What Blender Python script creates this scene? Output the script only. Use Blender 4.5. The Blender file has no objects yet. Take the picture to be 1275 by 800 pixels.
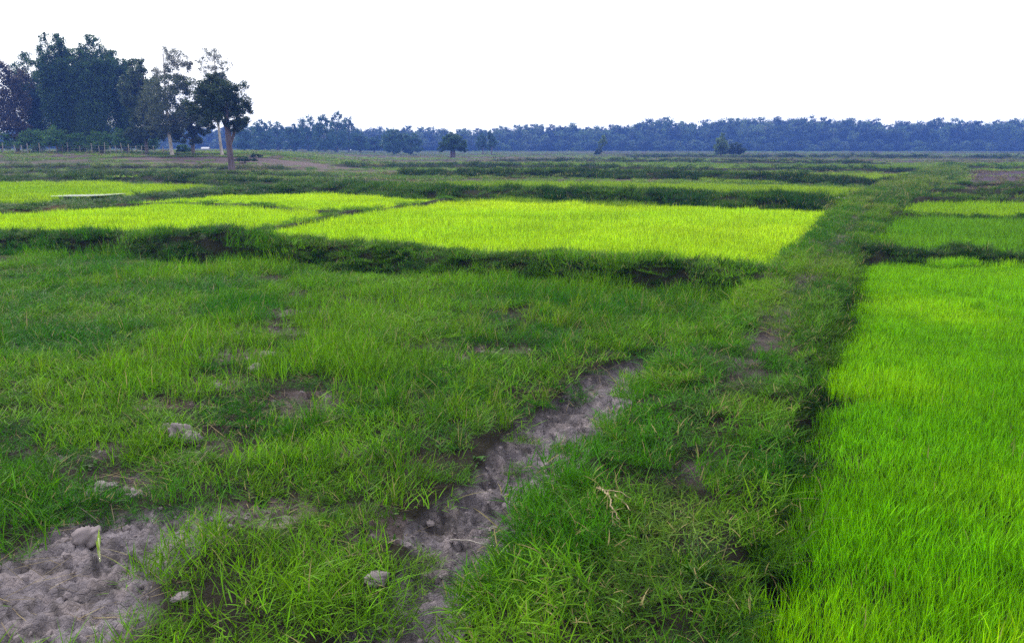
import bpy, bmesh, math, random
import numpy as np
from mathutils import Vector

SEED = 11
rng = np.random.default_rng(SEED)
random.seed(SEED)
sc = bpy.context.scene
COL = sc.collection
R = math.radians

# ------------------------------------------------------------------ camera numbers
F = 1104.0
HOR = 183.0
CH = 1.6
PITCH = math.atan((400 - HOR) / F)

def G(px, py, z=0.0):
    """ground point at height z seen at photo pixel (px, py)"""
    dx = (px - 637.5) / F
    dz = -(py - 400) / F
    c, s = math.cos(PITCH), math.sin(PITCH)
    d = (dx, c + dz * s, -s + dz * c)
    t = (z - CH) / d[2]
    return np.array([d[0] * t, d[1] * t])

def GP(pts, z=0.0):
    return np.array([G(a, b, z) for a, b in pts])

# ------------------------------------------------------------------ noise
def _hash(ix, iy, seed):
    h = (ix.astype(np.int64) * 374761393 + iy.astype(np.int64) * 668265263 + seed * 1442695041) & 0xFFFFFFFF
    h = ((h ^ (h >> 13)) * 1274126177) & 0xFFFFFFFF
    h = h ^ (h >> 16)
    return (h & 0xFFFFFF) / float(0xFFFFFF)

def vnoise(x, y, seed=0):
    ix, iy = np.floor(x), np.floor(y)
    fx, fy = x - ix, y - iy
    fx = fx * fx * (3 - 2 * fx); fy = fy * fy * (3 - 2 * fy)
    a = _hash(ix, iy, seed); b = _hash(ix + 1, iy, seed)
    c = _hash(ix, iy + 1, seed); d = _hash(ix + 1, iy + 1, seed)
    return (a * (1 - fx) + b * fx) * (1 - fy) + (c * (1 - fx) + d * fx) * fy

def fbm(x, y, seed=0, octv=4):
    s = 0; a = 1; t = 0
    for i in range(octv):
        s = s + a * vnoise(x * 2 ** i + 17.3 * i, y * 2 ** i - 9.1 * i, seed + i)
        t += a; a *= 0.5
    return s / t

def sstep(a, b, x):
    t = np.clip((x - a) / (b - a), 0, 1)
    return t * t * (3 - 2 * t)

def seg_dist(x, y, pl):
    """distance to a polyline and the parameter along it (0..n-1)"""
    best = np.full(x.shape, 1e9); par = np.zeros(x.shape)
    for i in range(len(pl) - 1):
        ax, ay = pl[i]; bx, by = pl[i + 1]
        vx, vy = bx - ax, by - ay
        L2 = vx * vx + vy * vy + 1e-12
        t = np.clip(((x - ax) * vx + (y - ay) * vy) / L2, 0, 1)
        d = np.hypot(x - ax - t * vx, y - ay - t * vy)
        m = d < best
        best = np.where(m, d, best); par = np.where(m, i + t, par)
    return best, par

def inpoly(x, y, poly):
    ins = np.zeros(x.shape, bool)
    n = len(poly)
    for i in range(n):
        x1, y1 = poly[i]; x2, y2 = poly[(i + 1) % n]
        c = ((y1 > y) != (y2 > y)) & (x < (x2 - x1) * (y - y1) / (y2 - y1 + 1e-12) + x1)
        ins ^= c
    return ins

# ------------------------------------------------------------------ layout
pL = GP([(565, 800), (630, 700), (706, 600), (780, 510), (850, 440), (925, 378), (985, 322), (1030, 277), (1062, 252), (1105, 231), (1150, 216), (1192, 206)])
pR = GP([(925, 800), (955, 700), (982, 600), (1014, 500), (1040, 420), (1064, 350), (1086, 312), (1102, 286), (1126, 262), (1152, 245), (1180, 228), (1210, 208)])
fL = GP([(425, 800), (508, 670), (594, 585), (655, 522), (716, 476), (790, 438), (885, 404)])

def xl(y): return np.interp(y, pL[:, 1], pL[:, 0])
def xr(y): return np.interp(y, pR[:, 1], pR[:, 0])
PEND = min(pL[-1, 1], pR[-1, 1])
def path_u(x, y):
    a, b = xl(y), xr(y)
    wob = (fbm(x * 0.9, y * 0.9, 71, 3) - .5) * .16
    u = (x - (a + b) / 2) / ((b - a) / 2) + wob
    return np.where((y > PEND) | (y < -6), 9.0, u)
def path_h(y): return np.interp(y, [0, 4, 10, 25, 60], [.15, .17, .22, .24, .26])
FEND = fL[-1, 1]
def furrow_u(x, y):
    a = np.interp(y, fL[:, 1], fL[:, 0]); b = xl(y)
    n = (fbm(x * 1.9, y * 1.9, 5, 4) - .5) * 1.0
    u = (x - (a + b) / 2) / (np.maximum(b - a, .08) / 2) + n
    return np.where((y > FEND) | (y < -6), 9.0, u)

def bund(pts, off, hw, hs, z=.08):
    p = GP(pts, z); p[:, 1] += off
    return dict(p=p, hw=hw, hs=np.array(hs, float))

BUNDS = {
 'near': bund([(-330, 303), (-60, 306), (16, 308), (150, 313), (270, 322), (330, 324), (450, 331), (600, 341), (750, 351), (870, 360), (960, 366)], .5, .54,
              [.26, .26, .26, .27, .42, .33, .30, .27, .25, .25, .22]),
 'middle': bund([(-250, 268), (-40, 265), (16, 263), (130, 255), (250, 243), (330, 239), (450, 240), (556, 249), (700, 251), (870, 256), (1045, 263)], .8, .95,
              [.12, .12, .12, .14, .18, .24, .3, .34, .34, .34, .28]),
 'divider_a': bund([(150, 252.5), (257, 251.5), (350, 258), (440, 264)], .0, .26, [.14, .16, .16, .16], .15),
 'divider_b': bund([(300, 289), (440, 264.5), (560, 248)], .0, .26, [.14, .17, .17], .15),
 'right_near': bund([(1098, 314), (1140, 314), (1180, 315), (1220, 314), (1275, 316), (1420, 320)], .35, .5, [.22, .17, .15, .22, .14, .14], .2),
 'right_mid': bund([(1130, 268), (1170, 269), (1275, 271), (1500, 274)], .3, .45, [.25, .2, .16, .16], .2),
 'right_far': bund([(1160, 249), (1200, 249), (1275, 251), (1500, 255)], .4, .55, [.26, .24, .22, .22], .2),
 'third': bund([(500, 218), (600, 219), (700, 220), (860, 222), (980, 226), (1105, 231)], .6, 1.0, [.2, .3, .3, .28, .28, .2]),
 'left_far': bund([(-200, 226), (16, 225.5), (120, 225), (250, 228), (330, 232), (450, 231)], .6, 1.0, [.22, .22, .25, .3, .2, .1]),
 'fourth': bund([(430, 209), (560, 208), (720, 210), (860, 212), (1000, 212), (1140, 214)], .6, 1.3, [.2, .28, .25, .2, .2, .2]),
 'fifth': bund([(620, 200.5), (780, 201), (950, 203), (1100, 204)], .6, 1.6, [.2, .25, .25, .2]),
 'sixth': bund([(780, 195.5), (900, 196), (1050, 196), (1200, 197), (1400, 197)], .6, 2.0, [.2, .3, .3, .3, .3]),
 'plot_a': bund([(1178, 240), (1275, 243), (1450, 248)], .4, .6, [.2, .2, .2]),
 'plot_b': bund([(1190, 230), (1275, 233), (1450, 238)], .4, .6, [.15, .2, .2]),
 'plot_c': bund([(1180, 209), (1275, 210), (1450, 212)], .5, 1.2, [.25, .25, .25]),
 'left_a': bund([(-300, 216), (16, 215), (160, 216), (290, 218), (420, 220)], .5, 1.0, [.15, .15, .2, .2, .1]),
 'left_b': bund([(-300, 211.8), (16, 211.8), (200, 212), (360, 212)], .3, .7, [.15, .2, .2, .1]),
}
for b in BUNDS.values():
    b['lo'] = b['p'].min(0) - b['hw'] * 2; b['hi'] = b['p'].max(0) + b['hw'] * 2

def bund_field(x, y, name):
    """(height, normalised distance)"""
    b = BUNDS[name]
    h = np.zeros(x.shape); u = np.full(x.shape, 9.0)
    m = (x > b['lo'][0]) & (x < b['hi'][0]) & (y > b['lo'][1]) & (y < b['hi'][1])
    if m.any():
        xm, ym = x[m], y[m]
        d, t = seg_dist(xm, ym, b['p'])
        hw = b['hw'] * (1 + (fbm(xm * .5 / b['hw'], ym * .5 / b['hw'], 31, 3) - .5) * .4)
        uu = d / hw
        hh = np.interp(t, np.arange(len(b['hs'])), b['hs']) * (.75 + .5 * fbm(xm * .8, ym * .8, 37, 3))
        h[m] = hh * (1 - sstep(.25, 1.05, uu)); u[m] = uu
    return h, u

MUDP = GP([(-120, 700), (20, 690), (80, 660), (130, 655), (190, 640), (245, 625), (290, 640), (255, 690), (205, 720), (165, 770), (120, 800), (60, 830), (-120, 830)])
MUDC = [(G(320, 410), .75, .45), (G(330, 445), .5, .3), (G(278, 442), .35, .2), (G(355, 385), .6, .4), (G(400, 512), .6, .13), (G(330, 640), .3, .22), (G(410, 560), .35, .15),
        (G(270, 478), .3, .2), (G(385, 495), .5, .15), (G(240, 560), .4, .2), (G(630, 435), .5, .15), (G(700, 415), .3, .2), (G(560, 445), .5, .2), (G(660, 520), .22, .12),
        (G(130, 605), .3, .14), (G(90, 560), .35, .12), (G(200, 500), .35, .12), (G(315, 560), .3, .15), (G(440, 640), .25, .12), (G(490, 665), .3, .15), (G(180, 545), .3, .1)]
WEARS = [(G(968, 374), .3, .8), (G(1015, 325), .4, 1.2), (G(940, 410), .2, .5), (G(1040, 290), .4, 2.0), (G(735, 735), .05, .03), (G(715, 775), .1, .03), (G(880, 470), .18, .5)]

def mud_mask(x, y):
    m = np.zeros(x.shape)
    near = (y < 14) & (y > -3)
    if not near.any(): return m
    xn, yn = x[near], y[near]
    n = fbm(xn * 2.2, yn * 2.2, 91, 4) - .5
    d, _ = seg_dist(xn, yn, np.vstack([MUDP, MUDP[:1]]))
    sd = np.where(inpoly(xn, yn, MUDP), d, -d) + n * .35
    v = sstep(-.05, .1, sd)
    for c, rx, ry in MUDC:
        q = np.hypot((xn - c[0]) / rx / .78, (yn - c[1]) / ry / .95) + n * 1.9
        v = np.maximum(v, .95 * (1 - sstep(.45, .95, q)))
    fu = np.abs(furrow_u(xn, yn))
    v = np.maximum(v, 1 - sstep(.8, 1.1, fu))
    m[near] = v
    return m

def wear_mask(x, y):
    u = path_u(x, y)
    n = fbm(x * 1.3, y * 1.3, 44, 4)
    v = (1 - sstep(.12, .45, np.abs(u - .12))) * sstep(.46, .64, n - .05 + .24 * sstep(4.5, 8, y)) * .9
    for c, rx, ry in WEARS:
        q = np.hypot((x - c[0]) / rx, (y - c[1]) / ry) + (n - .5) * 1.5
        v = np.maximum(v, .9 * (1 - sstep(.4, .95, q)))
    return np.where(np.abs(u) < 1.1, v, 0)

def left_rise(x, y):
    ang = x / np.maximum(y, 1)
    k = 1 - sstep(-.30, -.12, ang)
    return 1.05 * sstep(54, 80, y) * k - .35 * sstep(110, 220, y) * k

def height(x, y, detail=True):
    x = np.asarray(x, float); y = np.asarray(y, float)
    d = np.hypot(x, y)
    h = (fbm(x * .35, y * .35, 3, 3) - .5) * .05
    h = h + left_rise(x, y) + .25 * sstep(120, 330, y) * (fbm(x * .01, y * .01, 8, 2))
    mm = mud_mask(x, y)
    u = path_u(x, y)
    pr = 1 - sstep(.62, 1.08, np.abs(u))
    ph = path_h(y) * pr * (.9 + .3 * (fbm(x * 1.1, y * 1.1, 12, 3) - .5))
    ph = ph - .035 * (1 - sstep(0, .45, np.abs(u - .12))) * pr
    h = h - .10 * (1 - sstep(.0, .32, np.abs(u - 1.14))) * (y < 14)
    bh = np.zeros(x.shape)
    for n in BUNDS:
        bh = np.maximum(bh, bund_field(x, y, n)[0])
    fu = np.abs(furrow_u(x, y))
    h = h - .07 * (1 - sstep(.5, 1.3, fu)) * (np.abs(u) > .9)
    h = h + np.maximum(ph, bh)
    if detail:
        nr = (d < 16)
        if nr.any():
            xn, yn = x[nr], y[nr]
            # trampled mud: hoof prints and lumps, rougher where bare
            r = fbm(xn * 5, yn * 5, 51, 4) - .5
            r2 = np.abs(fbm(xn * 13, yn * 13, 57, 3) - .5)
            r3 = fbm(xn * 26, yn * 26, 59, 3) - .5
            crumb = np.maximum(fbm(xn * 17, yn * 17, 63, 2) - .5, 0)
            h[nr] += (r * .05 - .02 - r2 * .11 + r3 * .045 + crumb * .10 * sstep(.45, .6, fbm(xn * 3, yn * 3, 65, 3))) * mm[nr] ** .55 + (1 - mm[nr]) * r * .04
    return h

def r1_mask(x, y):
    b = BUNDS['right_near']['p']
    yb = np.interp(x, b[:, 0], b[:, 1])
    n = (fbm(x * 2, y * 2, 66, 3) - .5) * .16
    return (x > xr(y) + .16 + n) & (y < yb - .3)

POLY = {
 'main': GP([(-330, 276), (16, 264), (130, 255), (250, 244), (330, 240), (450, 241), (556, 249), (700, 251), (870, 256), (1040, 262), (1010, 290), (960, 334), (952, 350), (800, 345), (600, 335), (300, 318), (16, 302), (-330, 300)], .2),
 'left': GP([(-330, 228), (16, 226), (120, 226), (245, 230), (240, 237), (150, 240.6), (64, 240.4), (50, 245), (-330, 254)], .2),
 'beyond': GP([(545, 225), (700, 226), (900, 228), (1092, 232), (1050, 254), (870, 252), (556, 245)], .2),
 'narrow': GP([(830, 214.5), (1000, 214.5), (1140, 216.5), (1112, 228), (980, 224), (860, 220)], .2),
 'patch': GP([(620, 203), (745, 203), (735, 207), (600, 207)], .2),
 'strip': GP([(985, 205.5), (1150, 206), (1140, 211), (980, 210)], .2),
 'right_mid': GP([(1096, 308), (1137, 269), (1520, 275), (1520, 318)], .2),
 'right_far': GP([(1133, 266), (1163, 250), (1520, 256), (1520, 272)], .2),
}
GAPS = [GP([(165, 253), (257, 251.5), (350, 258), (440, 264)], .2), GP([(310, 288), (440, 264.5), (557, 249)], .2)]

def dist_bunds(x, y):
    u = np.full(x.shape, 9.0)
    for n in BUNDS:
        u = np.minimum(u, bund_field(x, y, n)[1])
    return u

# ------------------------------------------------------------------ materials
def newmat(name):
    m = bpy.data.materials.new(name); m.use_nodes = True
    nt = m.node_tree; nt.nodes.clear()
    out = nt.nodes.new('ShaderNodeOutputMaterial')
    return m, nt, out

def link(nt, a, b): nt.links.new(a, b)

def mathn(nt, op, a, b=None, clamp=False):
    n = nt.nodes.new('ShaderNodeMath'); n.operation = op; n.use_clamp = clamp
    for i, v in enumerate((a, b)):
        if v is None: continue
        if isinstance(v, (int, float)): n.inputs[i].default_value = v
        else: link(nt, v, n.inputs[i])
    return n.outputs[0]

def mixc(nt, fac, a, b, mode='MIX'):
    n = nt.nodes.new('ShaderNodeMix'); n.data_type = 'RGBA'; n.blend_type = mode
    for sock, v in ((n.inputs[0], fac), (n.inputs[6], a), (n.inputs[7], b)):
        if isinstance(v, (int, float)): sock.default_value = v
        elif isinstance(v, tuple): sock.default_value = (*v, 1) if len(v) == 3 else v
        else: link(nt, v, sock)
    return n.outputs[2]

def leafy_shader(nt, out, col, trans=.4, rough=.5, spec=.25):
    p = nt.nodes.new('ShaderNodeBsdfPrincipled')
    p.inputs['Roughness'].default_value = rough
    p.inputs['Specular IOR Level'].default_value = spec
    link(nt, col, p.inputs['Base Color'])
    t = nt.nodes.new('ShaderNodeBsdfTranslucent')
    link(nt, col, t.inputs['Color'])
    m = nt.nodes.new('ShaderNodeMixShader'); m.inputs[0].default_value = trans
    link(nt, p.outputs[0], m.inputs[1]); link(nt, t.outputs[0], m.inputs[2])
    link(nt, m.outputs[0], out.inputs['Surface'])

def attr(nt, name, kind='GEOMETRY'):
    a = nt.nodes.new('ShaderNodeAttribute'); a.attribute_name = name; a.attribute_type = kind
    return a

def blade_material():
    m, nt, out = newmat('grass_blade')
    c = attr(nt, 'col', 'INSTANCER').outputs['Color']
    bv = attr(nt, 'bv').outputs['Fac']
    tv = attr(nt, 'tv').outputs['Fac']
    k = mathn(nt, 'MULTIPLY_ADD', bv, 1.15); k.node.inputs[2].default_value = .42
    sc_ = nt.nodes.new('ShaderNodeVectorMath'); sc_.operation = 'SCALE'
    link(nt, c, sc_.inputs[0]); link(nt, k, sc_.inputs['Scale'])
    # some blades yellower, a few dried out; tips a little yellow
    yel = mixc(nt, 1.0, sc_.outputs[0], (1.45, 1.06, .55), 'MULTIPLY')
    bv2 = attr(nt, 'bw').outputs['Fac']
    f1 = mathn(nt, 'MULTIPLY', mathn(nt, 'MULTIPLY', bv2, bv2), .7)
    f1 = mathn(nt, 'ADD', f1, mathn(nt, 'MULTIPLY', mathn(nt, 'POWER', tv, 3.0), .2), True)
    c2 = mixc(nt, f1, sc_.outputs[0], yel)
    dry = mathn(nt, 'GREATER_THAN', bv2, attr(nt, 'dry', 'INSTANCER').outputs['Fac'])
    c3 = mixc(nt, mathn(nt, 'MULTIPLY', dry, .85), c2, (.30, .24, .11))
    leafy_shader(nt, out, c3, .42, .5, .06)
    return m

def leaf_material(name, col, var=.5, alt=None, trans=.3):
    m, nt, out = newmat(name)
    bv = attr(nt, 'bv').outputs['Fac']
    a = tuple(c * (1 - var) for c in col); b = tuple(min(1, c * (1 + var)) for c in col)
    cc = mixc(nt, bv, a, b)
    if alt:
        bw = attr(nt, 'bw').outputs['Fac']
        cc = mixc(nt, mathn(nt, 'MULTIPLY', mathn(nt, 'POWER', bw, 3.0), .9), cc, alt)
    leafy_shader(nt, out, cc, trans, .6, .2)
    return m

def bark_material(name, c1, c2, scale=6):
    m, nt, out = newmat(name)
    tc = nt.nodes.new('ShaderNodeTexCoord')
    mp = nt.nodes.new('ShaderNodeMapping'); mp.inputs['Scale'].default_value = (1, 1, .25)
    link(nt, tc.outputs['Object'], mp.inputs[0])
    n = nt.nodes.new('ShaderNodeTexNoise'); n.inputs['Scale'].default_value = scale; n.inputs['Detail'].default_value = 6
    link(nt, mp.outputs[0], n.inputs['Vector'])
    r = nt.nodes.new('ShaderNodeValToRGB')
    r.color_ramp.elements[0].position = .35; r.color_ramp.elements[0].color = (*c1, 1)
    r.color_ramp.elements[1].position = .65; r.color_ramp.elements[1].color = (*c2, 1)
    link(nt, n.outputs['Fac'], r.inputs[0])
    p = nt.nodes.new('ShaderNodeBsdfPrincipled'); p.inputs['Roughness'].default_value = .9
    p.inputs['Specular IOR Level'].default_value = .1
    link(nt, r.outputs[0], p.inputs['Base Color'])
    b = nt.nodes.new('ShaderNodeBump'); b.inputs['Strength'].default_value = .6; b.inputs['Distance'].default_value = .03
    link(nt, n.outputs['Fac'], b.inputs['Height']); link(nt, b.outputs[0], p.inputs['Normal'])
    link(nt, p.outputs[0], out.inputs['Surface'])
    return m

def ground_material():
    m, nt, out = newmat('soil')
    c = attr(nt, 'gcol').outputs['Color']
    wet = attr(nt, 'wet').outputs['Fac']
    geo = nt.nodes.new('ShaderNodeNewGeometry')
    n1 = nt.nodes.new('ShaderNodeTexNoise'); n1.inputs['Scale'].default_value = 3.0; n1.inputs['Detail'].default_value = 8; n1.inputs['Roughness'].default_value = .65
    n2 = nt.nodes.new('ShaderNodeTexNoise'); n2.inputs['Scale'].default_value = 45.0; n2.inputs['Detail'].default_value = 6; n2.inputs['Roughness'].default_value = .7
    vo = nt.nodes.new('ShaderNodeTexVoronoi'); vo.inputs['Scale'].default_value = 28; vo.feature = 'DISTANCE_TO_EDGE'
    for q in (n1, n2, vo): link(nt, geo.outputs['Position'], q.inputs['Vector'])
    k = mathn(nt, 'ADD', mathn(nt, 'MULTIPLY', n1.outputs['Fac'], 1.2), mathn(nt, 'MULTIPLY', n2.outputs['Fac'], .9))
    k = mathn(nt, 'SUBTRACT', k, .05)
    s = nt.nodes.new('ShaderNodeVectorMath'); s.operation = 'SCALE'
    link(nt, c, s.inputs[0]); link(nt, k, s.inputs['Scale'])
    p = nt.nodes.new('ShaderNodeBsdfPrincipled')
    link(nt, s.outputs[0], p.inputs['Base Color'])
    ro = mathn(nt, 'MULTIPLY_ADD', wet, -.35); ro.node.inputs[2].default_value = .95
    link(nt, ro, p.inputs['Roughness'])
    p.inputs['Specular IOR Level'].default_value = .08
    hsum = mathn(nt, 'ADD', mathn(nt, 'MULTIPLY', n2.outputs['Fac'], 1.0), mathn(nt, 'MULTIPLY', mathn(nt, 'MINIMUM', vo.outputs['Distance'], .12), 2.0))
    b = nt.nodes.new('ShaderNodeBump'); b.inputs['Strength'].default_value = 1.0; b.inputs['Distance'].default_value = .03
    link(nt, hsum, b.inputs['Height']); link(nt, b.outputs[0], p.inputs['Normal'])
    link(nt, p.outputs[0], out.inputs['Surface'])
    return m

def plain_material(name, col, rough=.7, var=.25, scale=20, spec=.3):
    m, nt, out = newmat(name)
    tc = nt.nodes.new('ShaderNodeTexCoord')
    n = nt.nodes.new('ShaderNodeTexNoise'); n.inputs['Scale'].default_value = scale; n.inputs['Detail'].default_value = 5
    link(nt, tc.outputs['Object'], n.inputs['Vector'])
    a = tuple(c * (1 - var) for c in col); b = tuple(min(1, c * (1 + var)) for c in col)
    p = nt.nodes.new('ShaderNodeBsdfPrincipled')
    link(nt, mixc(nt, n.outputs['Fac'], a, b), p.inputs['Base Color'])
    p.inputs['Roughness'].default_value = rough; p.inputs['Specular IOR Level'].default_value = spec
    bm_ = nt.nodes.new('ShaderNodeBump'); bm_.inputs['Strength'].default_value = .4; bm_.inputs['Distance'].default_value = .01
    link(nt, n.outputs['Fac'], bm_.inputs['Height']); link(nt, bm_.outputs[0], p.inputs['Normal'])
    link(nt, p.outputs[0], out.inputs['Surface'])
    return m

BLADE = blade_material()
SOIL = ground_material()

# ------------------------------------------------------------------ mesh helpers
def mesh_np(name, verts, quads=None, tris=None, mat=None, smooth=False, attrs=None):
    me = bpy.data.meshes.new(name)
    verts = np.asarray(verts, np.float32)
    me.vertices.add(len(verts)); me.vertices.foreach_set('co', verts.ravel())
    nq = 0 if quads is None else len(quads); ntr = 0 if tris is None else len(tris)
    loops = []
    if nq: loops.append(np.asarray(quads, np.int32).ravel())
    if ntr: loops.append(np.asarray(tris, np.int32).ravel())
    if loops:
        lv = np.concatenate(loops)
        me.loops.add(len(lv)); me.loops.foreach_set('vertex_index', lv)
        me.polygons.add(nq + ntr)
        st = np.concatenate([np.arange(nq) * 4, nq * 4 + np.arange(ntr) * 3]).astype(np.int32)
        me.polygons.foreach_set('loop_start', st)
        if smooth: me.polygons.foreach_set('use_smooth', np.ones(nq + ntr, bool))
    for k, (typ, v) in (attrs or {}).items():
        a = me.attributes.new(k, typ, 'POINT')
        f = {'FLOAT': 'value', 'INT': 'value', 'FLOAT_VECTOR': 'vector', 'FLOAT_COLOR': 'color'}[typ]
        a.data.foreach_set(f, np.asarray(v, np.int32 if typ == 'INT' else np.float32).ravel())
    if mat: me.materials.append(mat)
    me.update(); me.validate()
    return me

def add(name, me, parent=None, loc=None, label=None, cat=None, group=None, kind=None):
    o = bpy.data.objects.new(name, me); COL.objects.link(o)
    if parent: o.parent = parent
    if loc is not None: o.location = loc
    tagit(o, label, cat, group, kind)
    return o

def tagit(o, label=None, cat=None, group=None, kind=None):
    if label: o['label'] = label
    if cat: o['category'] = cat
    if group: o['group'] = group
    if kind: o['kind'] = kind

# ------------------------------------------------------------------ ground sheet
fine = np.radians(np.arange(-37, 37.001, .125))
coarse = np.radians(np.arange(37 + 3, 360 - 37, 4))
th = np.concatenate([fine, coarse])
rr = [.25]
while rr[-1] < 400:
    q = rr[-1]
    rr.append(q * (1.05 if q < 1.5 else 1.0065 if q < 75 else 1.016))
rr = np.array(rr)
T_, R_ = np.meshgrid(th, rr, indexing='xy')
gx = (np.sin(T_) * R_).ravel(); gy = (np.cos(T_) * R_).ravel()
gz = height(gx, gy)
nt_, nr_ = len(th), len(rr)
mm = mud_mask(gx, gy); wm = wear_mask(gx, gy); pu = np.abs(path_u(gx, gy)); du = dist_bunds(gx, gy)
C_GRASSY = np.array([.026, .022, .014]); C_MUD = np.array([.26, .228, .262]); C_PADDY = np.array([.10, .16, .015])
C_BROWN = np.array([.165, .115, .12]); C_PURP = np.array([.085, .058, .085]); C_RED = np.array([.11, .045, .03]); C_WEAR = np.array([.13, .105, .11]); C_DARK = np.array([.03, .032, .016])
gcol = np.tile(C_GRASSY, (len(gx), 1))
def blend(mask, c):
    global gcol
    gcol = gcol * (1 - mask[:, None]) + np.asarray(c) * mask[:, None]
far = sstep(28, 45, gy)
# strips of fallow paddies, longer across than deep
sn = fbm(gx * .035, gy * .11, 21, 3); sn2 = fbm(gx * .05 + 9, gy * .16, 23, 3)
blend(far * sstep(.42, .58, sn) * .75, [.075, .095, .04])
blend(far * sstep(.56, .7, sn2) * .6, C_BROWN)
BROWN = ([(-200, 224), (16, 222), (150, 222), (300, 219), (120, 214.5), (-200, 216)], [(-200, 208.2), (330, 208.2), (360, 211), (-200, 211.3)], [(300, 208), (520, 212), (510, 216), (300, 214)], [(300, 223), (480, 222.5), (440, 227), (300, 227)])
def brown_at(x, y):
    m = np.zeros(x.shape, bool)
    for pg in BROWN: m |= inpoly(x + (fbm(x * .3, y * .3, 2) - .5) * 4, y + (fbm(x * .2, y * .2, 6) - .5) * 3, GP(pg))
    return m & (fbm(x * .14, y * .5, 27, 4) > .39)
for pg in BROWN:
    P = GP(pg); blend((inpoly(gx + (fbm(gx * .3, gy * .3, 2) - .5) * 4, gy + (fbm(gx * .2, gy * .2, 6) - .5) * 3, P)) * .85 * sstep(.38, .6, fbm(gx * .14, gy * .5, 27, 4)), C_BROWN)
P = GP([(1190, 243), (1205, 212), (1500, 216), (1500, 252)]); blend(inpoly(gx, gy, P) * 1.0, C_PURP)
for k_, P in POLY.items(): blend(inpoly(gx, gy, P) * (du > 1) * .8, C_PADDY)
blend(r1_mask(gx, gy) * .8 * 1.0, C_PADDY * .22)
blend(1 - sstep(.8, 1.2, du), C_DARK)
bl = bund_field(gx, gy, 'middle')[1]
blend((bl < 1.1) * (gx < G(330, 240)[0]) * .8, C_RED)
blend(wm, C_WEAR)
blend(mm ** .6, C_MUD)
mc = np.zeros(len(gx))
for c_, rx_, ry_ in MUDC:
    mc = np.maximum(mc, 1 - sstep(.9, 1.4, np.hypot((gx - c_[0]) / rx_, (gy - c_[1]) / ry_)))
mc = mc * (mm > .02) * ~inpoly(gx, gy, MUDP) * (np.abs(furrow_u(gx, gy)) > 1.2)
blend(mc ** .5 * .95, [.10, .074, .072])
blend((np.abs(furrow_u(gx, gy)) < 1.2) * mm * .5, [.15, .13, .15])
red = mm * sstep(.55, .7, fbm(gx * .9, gy * .9, 81, 3)) * (gy > 5.2) * .55
blend(red, [.15, .07, .055])
dk = mm * sstep(.5, .64, fbm(gx * 6, gy * 6, 83, 3)) * .55
blend(dk, [.06, .05, .052])
blend(mm * sstep(.54, .66, fbm(gx * 19, gy * 19, 87, 3)) * .6, [.07, .06, .06])
blend(mm * sstep(.56, .68, fbm(gx * 14 + 5, gy * 14, 89, 3)) * .5, [.44, .37, .39])
wet = mm * .6
gcol = gcol * .62
gv = np.stack([gx, gy, gz], 1)
ii = np.arange(nr_ - 1)[:, None] * nt_ + np.arange(nt_)[None, :]
jj = np.arange(nr_ - 1)[:, None] * nt_ + (np.arange(nt_)[None, :] + 1) % nt_
quads = np.stack([ii, jj, jj + nt_, ii + nt_], -1).reshape(-1, 4)
fc = lambda a: a[quads].mean(1)
cat = np.zeros(len(quads), int)
cat[fc(du) < 1.0] = 3
cat[fc(pu) < 1.0] = 1
cat[fc(mm) > .5] = 2
cat[fc(R_.ravel()) < 1.0] = 0
def submesh(name, sel, attrs):
    q = quads[sel]; used, inv = np.unique(q, return_inverse=True)
    a = {'gcol': ('FLOAT_COLOR', np.concatenate([gcol[used], np.ones((len(used), 1))], 1)), 'wet': ('FLOAT', wet[used])}
    return mesh_np(name, gv[used], inv.reshape(-1, 4)[:, ::-1], None, SOIL, True, a)
for k_, nm in enumerate(('ground', 'path', 'mud', 'bunds')):
    add(nm, submesh(nm, cat == k_, None), kind='structure')

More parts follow.
